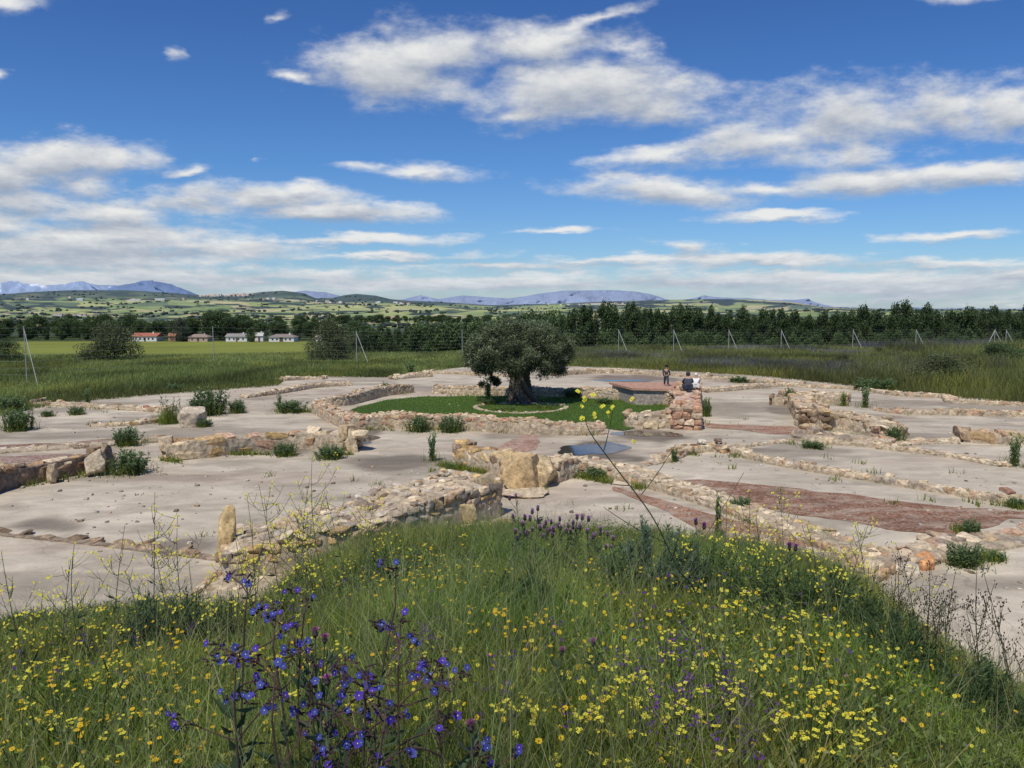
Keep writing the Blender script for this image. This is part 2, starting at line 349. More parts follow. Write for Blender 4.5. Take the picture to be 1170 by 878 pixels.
def build_floor():
    def patch(name, x0, x1, y0, y1, st):
        xs = np.arange(x0, x1+.01, st); ys = np.arange(y0, y1+.01, st); X, Y = np.meshgrid(xs, ys); x = X.ravel(); y = Y.ravel()
        z = .012*(fbm(x*.35, y*.35, 3, 2)-.5)
        base = np.array([.585,.51,.385]); n = fbm(x*.25, y*.5, 4, 6)[:,None]
        col = base*(.70+.46*n)*(.85+.3*fbm(x*1.1+7, y*1.9, 4, 16)[:,None])
        wn = fbm(x*.8, y*.8, 4, 44)
        dm = 0*x
        for (cx, cy, rx, ry, k) in DAMP:
            gx, gy = G(cx, cy); ex, _ = G(cx+rx, cy); _, ey = G(cx, cy-ry); a = abs(ex-gx); b = abs(ey-gy)
            q = np.sqrt(((x-gx)/a)**2+((y-gy)/b)**2)+(wn-.5)*1.5+.12
            dm = np.maximum(dm, k*(1-sst(.60, 1.22, q)))
        spot = np.maximum(sst(.56,.66, fbm(x*.22, y*.45, 5, 91))*.45, sst(.58,.64, fbm(x*.7, y*1.3, 4, 191))*.28); dm = np.maximum(dm, spot)
        dmc = dm[:,None]; col = col*(1-dmc)+np.array([.13,.105,.08])*dmc
        rs = (np.clip(sst(.55,.7,fbm(x*.15,y*.5,4,61)),0,1)*.25)[:,None]; col = col*(1-rs)+np.array([.36,.25,.19])*rs
        ok = (meadow_y(x, y) < .9)
        nc = len(xs); i = (np.arange(len(ys)-1)[:,None]*nc+np.arange(nc-1)[None,:]).ravel()
        Q = np.stack([i, i+1, i+nc+1, i+nc], 1); Q = Q[ok[Q].all(1)]
        used = np.unique(Q); mp = np.zeros(len(x), int); mp[used] = np.arange(len(used))
        return mesh_np(name, np.stack([x,y,z],1)[used], None, mp[Q], col[used], FLOOR, True)
    m, t = mat_new('lime_concrete_floor')
    c = t.new('ShaderNodeAttribute', attribute_name='Col').outputs['Color']
    pos = t.new('ShaderNodeTexCoord').outputs['Object']
    mp = t.new('ShaderNodeMapping', {'Vector':pos, 'Scale':(1,2.2,1), 'Rotation':(0,0,.3)}).outputs[0]
    a = t.noise(mp, 1.1, 8, .65, .6); b = t.noise(pos, 18, 6, .75); d = t.noise(pos, 90, 3, .6)
    f = t.math('ADD', t.math('MULTIPLY', a, .5), t.math('ADD', t.math('MULTIPLY', b, .3), t.math('MULTIPLY', d, .2)))
    g = t.new('ShaderNodeMapRange', {0:f, 1:.34, 2:.66, 3:.68, 4:1.24}).outputs[0]
    c = t.mix(1.0, c, t.new('ShaderNodeCombineColor', {0:g,1:g,2:g}).outputs[0], 'MULTIPLY')
    sp = t.new('ShaderNodeMapRange', {0:t.noise(mp, 7, 5, .7), 1:.62, 2:.70, 3:0.0, 4:.7}).outputs[0]
    c = t.mix(sp, c, (.17,.14,.11))
    vo = t.new('ShaderNodeTexVoronoi', {'Vector':t.new('ShaderNodeVectorMath', {0:pos, 1:t.new('ShaderNodeTexNoise', {'Vector':pos,'Scale':.8,'Detail':4.0}).outputs[1]}, operation='ADD').outputs[0], 'Scale':.28}, feature='DISTANCE_TO_EDGE').outputs[0]
    ck = t.new('ShaderNodeMapRange', {0:vo, 1:0.0, 2:.006, 3:.28, 4:0.0}).outputs[0]
    c = t.mix(ck, c, (.12,.10,.08))
    bm = t.new('ShaderNodeBump', {'Strength':.8, 'Distance':.012, 'Height':f}).outputs[0]
    finish(t, t.new('ShaderNodeBsdfPrincipled', {'Base Color':c, 'Roughness':.85, 'Specular IOR Level':.25, 'Normal':bm}).outputs[0])
    global FLOOR; FLOOR = m
    tag(link(bpy.data.objects.new('courtyard_floor', patch('courtyard_floor', -48, 56, 7, 60, .16))), kind='structure')
build_floor()
def floor_z(x, y): return float(.012*(fbm(np.array([x*.35]), np.array([y*.35]), 3, 2)[0]-.5))
def sheet(name, pts, dz, mat, col, wob=.13, kind='structure', px=True, step=.15, sm=False):
    W = [G(*p) for p in pts] if px else pts; W = np.array(W); out = []
    for a, b in zip(W, np.roll(W, -1, 0)):
        n = max(2, int(np.hypot(*(b-a))/.10))
        for k in range(n): out.append(a+(b-a)*k/n)
    out = np.array(out); cen = out.mean(0)
    nn = (fbm(out[:,0]*1.6, out[:,1]*1.6, 5, 71)-.5)*2.6*wob
    nb = np.roll(out,-1,0)-np.roll(out,1,0); nb /= np.linalg.norm(nb,axis=1)[:,None]+1e-9
    out = out+np.stack([nb[:,1],-nb[:,0]],1)*nn[:,None]
    import mathutils
    V = [(x,y,floor_z(x,y)+dz) for x, y in out]
    me = bpy.data.meshes.new(name); me.from_pydata(V, [], [list(range(len(V)))])
    import bmesh; bm = bmesh.new(); bm.from_mesh(me); bmesh.ops.triangulate(bm, faces=bm.faces[:]); 
    for f in bm.faces:
        if f.normal.z < 0: f.normal_flip()
    bm.to_mesh(me); bm.free()
    a = me.color_attributes.new('Col','FLOAT_COLOR','POINT')
    for d in a.data: d.color = tuple(col)+(1,)
    me.materials.append(mat); o = link(bpy.data.objects.new(name, me)); tag(o, kind=kind); return o
def M_gravel():
    m, t = mat_new('red_gravel'); c = t.new('ShaderNodeAttribute', attribute_name='Col').outputs['Color']; pos = t.new('ShaderNodeTexCoord').outputs['Object']
    v = t.new('ShaderNodeTexVoronoi', {'Vector':pos, 'Scale':22.0}); cell = t.new('ShaderNodeSeparateColor', {0:v.outputs['Color']}).outputs[0]
    g = t.new('ShaderNodeMapRange', {0:cell, 1:0.0, 2:1.0, 3:.55, 4:1.5}).outputs[0]
    c = t.mix(1.0, c, t.new('ShaderNodeCombineColor', {0:g,1:g,2:g}).outputs[0], 'MULTIPLY')
    pale = t.math('GREATER_THAN', t.new('ShaderNodeSeparateColor', {0:v.outputs['Color']}).outputs[1], .95); c = t.mix(t.math('MULTIPLY', pale, .6), c, (.55,.48,.40))
    mp = t.new('ShaderNodeMapping', {'Vector':pos, 'Scale':(1,2,1)}).outputs[0]
    dust = t.new('ShaderNodeMapRange', {0:t.noise(mp, 1.3, 8, .7), 1:.46, 2:.66, 3:0.0, 4:.9}).outputs[0]; c = t.mix(dust, c, (.46,.37,.28))
    dk = t.new('ShaderNodeMapRange', {0:t.noise(pos, .8, 5, .6), 1:.5, 2:.65, 3:0.0, 4:.4}).outputs[0]; c = t.mix(dk, c, (.13,.07,.05))
    bm = t.new('ShaderNodeBump', {'Strength':1.0, 'Distance':.02, 'Height':t.math('SUBTRACT', 1.0, v.outputs['Distance'])}).outputs[0]
    finish(t, t.new('ShaderNodeBsdfPrincipled', {'Base Color':c, 'Roughness':.95, 'Specular IOR Level':.15, 'Normal':bm}).outputs[0]); return m
REDG = M_gravel()
def smoothpts(pts, n=6):
    pts = np.array(pts, float); out = []
    for i in range(len(pts)-1):
        p0 = pts[max(i-1,0)]; p1 = pts[i]; p2 = pts[i+1]; p3 = pts[min(i+2,len(pts)-1)]
        for k in range(n):
            q = k/n; out.append(.5*((2*p1)+(-p0+p2)*q+(2*p0-5*p1+4*p2-p3)*q*q+(-p0+3*p1-3*p2+p3)*q**3))
    out.append(pts[-1]); return np.array(out)
def strip_poly(top, bot): return list(map(tuple, smoothpts(top)))+list(map(tuple, smoothpts(bot)))
RED = (.25,.135,.085)
sheet('red_gravel_strip', strip_poly([(745,551),(800,549),(913,559),(1047,575),(1170,586),(1300,596)], [(1300,606),(1170,594),(1130,603),(1090,611),(1027,608),(960,594),(880,584),(800,560),(750,556)]), .009, REDG, RED)
sheet('red_gravel_strip', strip_poly([(700,556),(760,572),(830,592),(900,610),(960,622),(1010,640)], [(1000,656),(930,648),(860,640),(810,622),(790,600),(740,576),(700,562)]), .009, REDG, (.34,.19,.12))
sheet('red_gravel_strip', strip_poly([(806,484),(850,486),(900,487),(932,489)], [(932,496),(880,497),(850,492),(806,489)]), .009, REDG, (.32,.17,.11))
sheet('red_gravel_strip', [(566,514),(585,503),(600,497),(613,498),(617,505),(610,514),(590,518)], .009, REDG, (.38,.23,.17), .1)
sheet('red_gravel_strip', strip_poly([(-60,510),(60,507),(135,501)], [(135,506),(60,513),(-60,520)]), .009, REDG, (.25,.15,.11))
sheet('red_gravel_strip', strip_poly([(-60,526),(20,521),(80,519)], [(80,523),(20,529),(-60,538)]), .009, REDG, (.30,.19,.15))
# puddles
m, t = mat_new('puddle_water')
pos = t.new('ShaderNodeTexCoord').outputs['Object']
bm_ = t.new('ShaderNodeBump', {'Strength':.15, 'Distance':.004, 'Height':t.noise(pos, 5, 2, .5)}).outputs[0]
finish(t, t.new('ShaderNodeBsdfPrincipled', {'Base Color':(.06,.055,.05,1), 'Roughness':.04, 'IOR':1.33, 'Specular IOR Level':.6, 'Normal':bm_}).outputs[0]); WATER = m
def puddle(cx, cy, rx, ry, seed):
    pts = []
    for k in range(40):
        a = k/40*2*math.pi; q = 1+.22*math.sin(2*a+seed)+.12*math.sin(5*a+2*seed)
        pts.append((cx+rx*q*math.cos(a), cy-ry*q*math.sin(a)))
    sheet('puddle', pts, .010, WATER, (1,1,1), .24)
puddle(676,514,38,7.5,0.4); puddle(738,496,30,3.6,2.1); puddle(712,435,26,.9,1.2); puddle(417,503,13,5,.2); puddle(862,437,24,1.0,2)
# lawn
lawnpts = [(398,470),(412,465),(440,458),(480,454),(560,453),(650,455),(700,457),(745,462),(768,468),(772,478),(735,487),(712,493),(693,490),(640,484),(560,479),(450,477),(410,476)]
lw = sheet('lawn', lawnpts, .02, M_vc('lawn_soil', .9, 0, .1, 3, .3), (.05,.095,.025), .05)

# ------------------------------------------------------------------ rubble masonry
def cube_grid(n):
    V = []; Q = []; idx = {}
    def vi(p):
        k = tuple(int(round(c*n)) for c in p)
        if k not in idx: idx[k] = len(V); V.append([c*2-1 for c in p])
        return idx[k]
    for ax in range(3):
        for s in (0,1):
            for i in range(n):
                for j in range(n):
                    q = []
                    for (a,b) in ((0,0),(1,0),(1,1),(0,1)):
                        p = [0,0,0]; p[ax] = s; p[(ax+1)%3] = (i+a)/n; p[(ax+2)%3] = (j+b)/n; q.append(vi(p))
                    Q.append(q if s else q[::-1])
    return np.array(V, float), np.array(Q)
def stone_templates(n, k, rnd=.16, jit=.06):
    V, Q = cube_grid(n); out = []
    for i in range(k):
        r = np.linalg.norm(V, axis=1)[:,None]; W = V*(1-rnd)+V/r*rnd*1.25
        for _ in range(8):                       # chip off corners with random planes
            d = RNG.normal(size=3); d /= np.linalg.norm(d); h = RNG.uniform(.72,1.12)
            q = W@d; W = W-np.clip(q-h,0,None)[:,None]*d
        W = W+RNG.normal(size=W.shape)*jit*(.5 if n > 2 else .8)
        out.append(W)
    return out, Q
ST_LO, SQ_LO = stone_templates(2, 24); ST_HI, SQ_HI = stone_templates(5, 24, .16, .022)
PALE = [(.60,.51,.38),(.53,.43,.30),(.66,.58,.45),(.44,.35,.26),(.48,.34,.22),(.38,.31,.25),(.57,.50,.42),(.52,.38,.29)]
OCHRE = [(.56,.42,.22),(.58,.47,.29),(.50,.38,.22),(.60,.52,.38),(.44,.33,.21),(.53,.40,.25)]
BROWN = [(.26,.19,.13),(.33,.25,.18),(.22,.17,.12),(.40,.32,.24),(.29,.22,.16),(.24,.16,.11)]
PINK = [(.55,.38,.29),(.50,.33,.25),(.58,.46,.36),(.46,.30,.22),(.60,.50,.40),(.52,.42,.34)]
WHITE = [(.64,.57,.45),(.57,.50,.38),(.68,.61,.49),(.50,.43,.32),(.46,.36,.27),(.58,.50,.40)]
GREY = [(.42,.39,.35),(.50,.47,.42),(.34,.30,.26),(.56,.53,.48),(.30,.25,.21),(.46,.40,.34)]
def put_stones(mb, cen, half, yaw, tiltx, tilty, cols, hi):
    cols = [np.array(k)*np.array([.98,.90,.77]) for k in cols]
    tp, Q = (ST_HI, SQ_HI) if hi else (ST_LO, SQ_LO)
    for c, h, a, b, e, k in zip(cen, half, yaw, tiltx, tilty, cols):
        W = tp[random.randrange(len(tp))]*h
        cb, sb = math.cos(b), math.sin(b); W = np.stack([W[:,0], W[:,1]*cb-W[:,2]*sb, W[:,1]*sb+W[:,2]*cb],1)
        cb, sb = math.cos(e), math.sin(e); W = np.stack([W[:,0]*cb+W[:,2]*sb, W[:,1], -W[:,0]*sb+W[:,2]*cb],1)
        ca, sa = math.cos(a), math.sin(a); W = np.stack([W[:,0]*ca-W[:,1]*sa, W[:,0]*sa+W[:,1]*ca, W[:,2]],1)
        zz = W[:,2:3]/max(h[2],.01)
        mb.add(W+c, None, Q, np.clip(np.array(k)*(1+.05*zz), 0, 1))
def path_at(Wp, s):
    seg = np.diff(Wp, axis=0); L = np.hypot(seg[:,0], seg[:,1]); cum = np.concatenate([[0], np.cumsum(L)])
    s = min(max(s, 0), cum[-1]-1e-6); i = min(np.searchsorted(cum, s, 'right')-1, len(seg)-1)
    q = (s-cum[i])/max(L[i],1e-6); p = Wp[i]+seg[i]*q; tn = seg[i]/max(L[i],1e-6)
    return p, tn, s/cum[-1], cum[-1]
def wall(name, label, pts, w_in, hpx, s=.22, pal=PALE, cat='stone wall', group=None, front=True, mort=(.44,.36,.25), rough=.12, world=False, hz=None, top=None, dens=1.0):
    """pts: photo positions of the foot of the near face; hpx: its height there in photo pixels"""
    w = w_in*(.62 if name == 'stone_kerb' else .85); td = .5
    if hpx is not None: hpx = [h*(.68 if name == 'stone_kerb' else .82) for h in hpx]
    Wp = np.array([G(*p) for p in pts]) if not world else np.array(pts)
    if hz is None: hs = np.array([h*EYE/(p[1]-350.5) for p, h in zip(pts, hpx)])
    else: hs = np.array(hz)
    Ls = np.concatenate([[0], np.cumsum(np.hypot(*np.diff(Wp,axis=0).T))]); fr = Ls/Ls[-1]
    if len(Wp) > 2:
        Wp2 = smoothpts(Wp, 5); Ls2 = np.concatenate([[0], np.cumsum(np.hypot(*np.diff(Wp2,axis=0).T))]); Wp = Wp2
    L = np.hypot(*np.diff(Wp,axis=0).T).sum()
    if front:                                  # shift to the centre line: away from the camera
        tg = np.gradient(Wp, axis=0); tg /= np.linalg.norm(tg,axis=1)[:,None]; nn = np.stack([-tg[:,1], tg[:,0]],1)
        sg = np.sign((nn*Wp).sum(1)); nn *= np.where(sg==0,1,sg)[:,None]; Wp = Wp+nn*w/2
    H = lambda q: float(np.interp(q, fr, hs))*(1+.16*math.sin(q*L*2.3+len(label)) *rough*4)
    mb = MB(); mid = Wp[len(Wp)//2]; hi = mid[1] < 24
    top = top or pal
    # mortar core
    ns = max(6, int(L/.12)); nx = 7; V = []; 
    for i in range(ns+1):
        p, tn, q, _ = path_at(Wp, L*i/ns); n = np.array([-tn[1], tn[0]]); h = H(q)*.97; ww = w*.50
        for (a, z) in ((-1.02,-.08),(-1,h*.5),(-.9,h*.97),(0,h*1.02),(.9,h*.97),(1,h*.5),(1.02,-.08)):
            j = .035*(random.random()-.5)
            V.append([p[0]+n[0]*(a*ww+j), p[1]+n[1]*(a*ww+j), z+j*.8])
    i = np.arange(ns)[:,None]*nx+np.arange(nx-1)[None,:]
    Q = np.stack([i, i+1, i+nx+1, i+nx], -1).reshape(-1,4)
    T = [[0,k+1,k] for k in range(1,nx-1)]+[[ns*nx, ns*nx+k, ns*nx+k+1] for k in range(1,nx-1)]
    V = np.array(V); mc = np.array(mort)*(.8+.4*fbm(V[:,0]*3, V[:,1]*3+V[:,2]*3, 3, 4)[:,None])
    mb.add(V, T, Q, mc)
    cen=[]; half=[]; yaw=[]; tx=[]; ty=[]; col=[]
    def put(p, z, hx, hy, hzv, a, k=.12, pl=pal):
        cen.append([p[0],p[1],z]); half.append([hx,hy,hzv]); yaw.append(a+random.gauss(0,k)); tx.append(random.gauss(0,k*.8)); ty.append(random.gauss(0,k*.8))
        c = np.array(random.choice(pl))*random.uniform(.85,1.12); col.append(c)
    for side in (-1, 1):
        if w < .3 and side == 1: continue
        z = 0; 
        while True:
            ch = s*random.uniform(.5,.95); x = random.uniform(0,s*.5); anyp = False
            while x < L:
                ln = s*random.uniform(.7,1.7); p, tn, q, _ = path_at(Wp, x+ln/2); h = H(q); n = np.array([-tn[1], tn[0]])
                if z+ch*.45 < h:
                    anyp = True
                    if random.random() < .84*dens:
                        hh = min(ch, h-z+.03)
                        dp = s*random.uniform(.35,.6)
                        put(p+n*side*(w/2-dp*.66), z+hh/2, ln*.49, dp*.7, hh*.50, math.atan2(tn[1],tn[0]), .10)
                x += ln*1.0
            z += ch
            if not anyp: break
    x = 0
    while x < L:                               # flat stones bedded on top
        st = s*random.uniform(.8,1.4); y = -w/2+s*.3
        while y < w/2-s*.1:
            sw = s*random.uniform(.7,1.5)
            p, tn, q, _ = path_at(Wp, x+st/2+random.gauss(0,s*.1)); n = np.array([-tn[1], tn[0]]); h = H(q)
            if random.random() < .72*dens: put(p+n*(y+sw/2-s*.25), h-s*.12+random.uniform(-.02,.03), st*.5*random.uniform(.7,1.1), sw*.46, s*random.uniform(.14,.26), math.atan2(tn[1],tn[0]), .16, top)
            y += sw
        x += st*.95
    for e in (0, 1):                           # ends
        p, tn, q, _ = path_at(Wp, L*e); n = np.array([-tn[1], tn[0]]); h = H(e); z = 0
        while z < h-.03:
            ch = s*random.uniform(.5,.95); y = -w/2
            while y < w/2-.04:
                sw = s*random.uniform(.7,1.5)
                put(p+n*min(y+sw/2, w/2-.05)+tn*(.03 if e else -.03), min(z+ch/2,h), s*.33, sw*.5, ch*.5, math.atan2(tn[1],tn[0]), .1); y += sw
            z += ch
    put_stones(mb, cen, half, yaw, tx, ty, col, hi)
    V = np.concatenate(mb.V); c0 = [Wp[0][0], Wp[0][1], 0]
    mb.V = [v-np.array(c0) for v in mb.V]
    o = mb.obj(name, STONE, None, False); o.location = c0
    return tag(o, label, cat, group, 'thing')
g_w = 'ruined rubble walls of the excavated building'
g_k = 'low stone footings on the courtyard floor'
wall('ruined_wall','broad ruined wall nearest the flower bank with a rubble top and square right end',[(262,668),(330,660),(400,648),(470,625),(520,610),(572,590)],1.9,[50,52,54,54,53,50],.24,PALE+OCHRE[:3]+GREY[:3],group=g_w,top=WHITE+GREY)
wall('ruined_wall','short ochre wall stub behind the broad foreground wall, left of the big boulders',[(520,534),(548,539),(574,548)],.9,[27,27,28],.34,BROWN[3:]+OCHRE+PALE[3:6],group=g_w,top=OCHRE)
wall('ruined_wall','rubble wall descending right from the ochre boulders towards the red gravel',[(640,552),(662,545),(690,546),(730,556),(790,574),(850,596),(910,618),(965,642),(1010,662)],.9,[28,24,18,14,11,9,9,10,10],.22,PALE+WHITE[:3],group=g_w,top=WHITE)
wall('enclosure_wall','front rubble wall of the lawn enclosure, below the olive tree',[(356,472),(378,484),(402,492),(450,490),(560,494),(640,498),(688,497)],.75,[14,16,20,20,20,17,13],.22,PALE+PINK[:4]+WHITE[:2],group='walls around the lawn')
wall('enclosure_wall','curved rear left rubble wall of the lawn enclosure',[(360,466),(396,464),(422,458),(442,453),(472,449)],.8,[10,13,14,14,11],.2,GREY+PALE,group='walls around the lawn')
wall('enclosure_wall','rear cobble wall behind the olive tree with pale face',[(495,450),(560,452),(640,454),(690,457),(730,460),(768,466)],.8,[10,11,12,15,18,20],.19,GREY+WHITE,group='walls around the lawn',top=PALE)
wall('ruined_wall','low stone stub with flat top at the right opening of the lawn',[(716,489),(742,490),(768,490)],1.3,[18,19,20],.4,PALE+BROWN[3:],group=g_w,top=PALE)
wall('ruined_wall','brown weathered wall at the left edge with pale stones set in',[(-60,585),(0,563),(40,553),(80,545),(122,536)],.7,[34,31,28,25,21],.5,BROWN,group=g_w,mort=(.2,.15,.11),top=PALE)
wall('ruined_wall','block wall left of centre with big squared tan blocks and weeds at its foot',[(190,527),(235,524),(300,515),(350,513),(400,517)],.85,[22,25,21,22,25],.55,OCHRE+PALE+PINK[:2],group=g_w,top=WHITE+PALE)
wall('ruined_wall','pale rubble wall right of centre with a jagged high left end',[(932,492),(965,492),(1005,501),(1020,504)],1.5,[28,22,14,9],.3,WHITE+PALE,group=g_w,top=WHITE)
wall('ruined_wall','short wall running back from the jagged wall, dark left face',[(912,462),(919,474),(930,491)],1.2,[16,18,26],.34,BROWN+OCHRE[:2]+PALE[:2],group=g_w,front=False,top=PALE)
wall('ruined_wall','crosswise stub at the far end of the dark faced wall',[(908,462),(940,461),(975,463)],1.2,[15,15,11],.34,PALE+OCHRE[:2],group=g_w,top=WHITE)
wall('ruined_wall','small dark footing block left of the dark faced wall',[(882,463),(905,464)],.9,[9,12],.3,BROWN,group=g_w,top=PALE)
wall('ruined_wall','flat slabby footing in front of the jagged right hand wall',[(905,503),(932,508),(970,510),(1006,513)],1.4,[6,9,10,8],.5,PALE+GREY,group=g_w,top=GREY+PALE)
wall('ruined_wall','long tan block wall at the right edge with squared end',[(1101,506),(1135,508),(1175,509),(1260,512)],.8,[17,17,17,17],.7,OCHRE[4:]+PALE[3:5]+PALE[:2],group=g_w,top=PALE)
wall('stone_kerb','pale kerb of small stones running right from the flat slabby footing',[(1004,514),(1060,520),(1100,526),(1142,534)],.55,[7,6,5,4],.17,WHITE,'stone footing',g_k)
wall('stone_kerb','long curved cobble kerb crossing the right side between two grey floors',[(835,520),(880,531),(923,539),(1013,554),(1067,563),(1113,571),(1170,580),(1290,598)],.65,[11,9,9,9,9,10,12,12],.19,PALE+GREY+WHITE,'stone footing',g_k,top=WHITE)
wall('stone_kerb','humped brown mortar footing with loose stones left of the long cobble kerb',[(772,527),(790,520),(815,517),(838,522)],1.0,[3,9,11,9],.26,PALE+BROWN[3:],'stone footing',g_k)
wall('stone_kerb','thin low footing running left from the humped footing towards the puddle',[(690,541),(735,534),(775,527)],.5,[3,3,3],.2,GREY+PALE,'stone footing',g_k)
wall('stone_kerb','thin white kerb above the damp strip right of centre',[(848,513),(880,508),(906,506)],.4,[3,3,3],.2,WHITE,'stone footing',g_k)
wall('stone_kerb','cobbled rim ending at the orange stone in the lower right',[(1000,660),(1050,652),(1090,640),(1130,632),(1190,622),(1270,610)],1.3,[12,14,12,8,7,7],.32,WHITE+PALE+GREY,'stone footing',g_k)
wall('stone_kerb','row of flat pale stones along the left side before the red strip',[(-60,526),(0,519),(60,515),(120,511),(190,505)],.8,[5,5,5,6,7],.28,WHITE+GREY,'stone footing',g_k,dens=.75)
wall('stone_kerb','low pale kerb left of the large boulder',[(104,488),(150,487),(200,481)],.5,[4,6,8],.24,WHITE+OCHRE[:2],'stone footing',g_k)
wall('stone_kerb','scattered rubble line at the far left of the courtyard',[(35,463),(90,466),(140,469),(185,472)],1.2,[4,5,4,6],.3,WHITE+PALE+BROWN[:3],'stone footing',g_k,dens=.55)
wall('stone_kerb','far left rubble kerb leading towards the lawn enclosure',[(285,455),(330,449),(365,443),(402,441)],.9,[5,7,6,5],.26,PALE+WHITE,'stone footing',g_k)
wall('stone_kerb','short far kerb where the left meadow meets the courtyard',[(322,436),(350,434),(372,434)],.8,[5,4,3],.3,WHITE,'stone footing',g_k)
wall('stone_kerb','white rubble bank at the far edge left of the olive tree',[(454,434),(475,432),(492,431)],1.2,[4,7,8],.34,WHITE,'stone footing',g_k)
wall('stone_kerb','far footing seen just left behind the olive crown',[(492,427),(540,429),(575,431)],.7,[4,5,4],.3,WHITE+PALE,'stone footing',g_k)
wall('stone_kerb','far boundary footing behind the lawn enclosure to the right',[(636,430),(690,427),(760,430),(812,433)],.8,[8,7,5,6],.28,WHITE+PALE+BROWN[3:],'stone footing',g_k)
wall('stone_kerb','far boundary footing along the purple flowered meadow',[(800,434),(860,436),(910,443),(978,446),(1024,453),(1072,455),(1086,461),(1170,465),(1300,472)],.8,[5,4,5,4,6,7,5,5,5],.27,WHITE+PALE,'stone footing',g_k)
wall('stone_kerb','inner cobble kerb right of the crouching figures',[(810,449),(840,447),(880,443),(920,441)],.8,[7,7,6,5],.25,WHITE+PALE,'stone footing',g_k)
wall('stone_kerb','cobble footing in the far right room before the tan block wall',[(1000,470),(1035,474),(1100,475),(1180,477),(1290,480)],.8,[3,9,9,9,9],.27,PALE+BROWN[3:],'stone footing',g_k)
wall('stone_kerb','low pale footing right of the bush beside the jagged wall',[(1020,512),(1060,508),(1100,508)],.8,[5,4,4],.26,WHITE,'stone footing',g_k)
wall('stone_kerb','thin brown kerb crossing the near left floor',[(-60,606),(0,613),(90,622),(180,633),(252,642)],.22,[4,4,4,4,5],.3,BROWN[1:4],'stone footing',g_k,mort=(.28,.22,.16))
wall('rubble_slope','low spread of earth and rubble between the foreground wall and the flower bank',[(215,690),(300,688),(380,665),(460,640),(560,622),(640,630),(700,640)],1.5,[3,7,9,10,9,7,4],.2,PALE+GREY+WHITE[:3],'rubble',None,dens=.55)
wall('rubble_slope','low rubble spread at the right foot of the bank before the red gravel',[(860,642),(930,655),(1000,672)],1.3,[5,8,7],.22,PALE+WHITE+GREY,'rubble',None,dens=.6)
# wall running back beside the steps, with a brick platform
x0, y0 = G(785,491); x1, y1 = x0+2.0, y0+8.2
wall('ruined_wall','pinkish mortared wall running back under the crouching figures',[(x0,y0),(x0+.9,y0+4),(x1,y1)],1.25,None,.3,PINK,group=g_w,front=False,world=True,hz=[.86,.86,.86],mort=(.50,.37,.29),top=PINK)
pf = MB(); PX, PY, _ = P(744,440,31.8)
pl = [P(696,438,37.6), P(794,438,37.6), P(789,446.5,34.3), P(722,444.5,34.9)]
pb = np.array([[p[0],p[1],.70] for p in pl]+[[p[0],p[1],.80] for p in pl])
pf.add(pb, None, [[3,2,1,0],[4,5,6,7],[0,1,5,4],[1,2,6,5],[2,3,7,6],[3,0,4,7]], (.46,.27,.19))
base = MB(); b2 = pb.copy(); cc = b2[:4].mean(0); b2[:4,2] = 0; b2[4:,2] = .705
b2[:,:2] = cc[:2]+(b2[:,:2]-cc[:2])*.93; base.add(b2, None, [[3,2,1,0],[0,1,5,4],[1,2,6,5],[2,3,7,6],[3,0,4,7]], (.36,.31,.26))
pr = empty('brick_platform', (0,0,0)); tag(pr, 'flat reddish brick slab behind the lawn on which the walking child stands', 'platform')
pf.obj('slab', M_vc('red_brick', .9, 0, .2, 5, .3, .01, 18), pr); base.obj('footing', STONE, pr)
# single stones
def boulder(name, label, px, py, wpx, hpx, depth, pal, rz=0, lean=0, group=None, z=0, cat='stone', shape=None):
    x, y = G(px, py); sc_ = y/F; wv_, hv = wpx*sc_, hpx*sc_
    V, Q = cube_grid(14); r = np.linalg.norm(V,axis=1)[:,None]; rr = .20 if shape is None else shape
    W = V*(1-rr)+V/r*rr*1.2; rg = np.random.default_rng(int(px*7+py))
    for _ in range(12):
        d = rg.normal(size=3); d /= np.linalg.norm(d); q = W@d; h = rg.uniform(.74,1.12); W = W-np.clip(q-h,0,None)[:,None]*d
    W = W*(1+.10*(fbm(W[:,0]*2+px, W[:,1]*2+W[:,2]*1.7, 4, 3)-.5)[:,None]*2-.05*(np.abs(fbm(W[:,0]*1.3+py, W[:,2]*2.2+W[:,1], 3, 8)-.5)<.025)[:,None])
    pal = np.array(pal)*np.array([1,.93,.82]); W = W*np.array([wv_/2, depth/2, hv/2])*1.02; W[:,2] += hv/2-.03; W[:,0] += lean*W[:,2]
    c = np.array(pal)*(.8+.4*fbm(W[:,0]*5, W[:,2]*5+W[:,1]*3, 4, int(px))[:,None])
    mb = MB(); mb.add(W, None, Q, c); o = mb.obj(name, STONE, None, True)
    o.location = (x, y+depth/2, z); o.rotation_euler.z = rz
    return tag(o, label, cat, group)
boulder('standing_stone','upright ochre slab at the left end of the foreground wall',254,655,22,78,.35,(.58,.46,.26),.3,.02)
boulder('standing_stone','tall squared pillar stone at the right end of the foreground wall',558,592,32,54,.55,(.40,.34,.24),.35)
boulder('stone_block','yellow block in the near face of the foreground wall beside the pillar',532,607,20,34,.35,(.60,.50,.30),.4)
boulder('stone_block','square ochre block standing at the left end of the wall stub behind',527,533,24,29,.7,(.60,.44,.22),.2)
boulder('boulder','large ochre boulder in the middle of the courtyard beside the blue puddle',597,561,46,42,.9,(.58,.45,.27),.15,0,'ochre boulders')
boulder('boulder','rounded yellow boulder leaning right of the large ochre one',622,558,32,34,.8,(.56,.46,.30),-.3,0,'ochre boulders')
boulder('boulder','flat cracked boulder lying under the two ochre ones',600,570,54,7,.8,(.54,.47,.36),.1)
boulder('standing_stone','white triangular stone set in the brown left wall',102,546,22,32,.45,(.60,.54,.42),.3,.15)
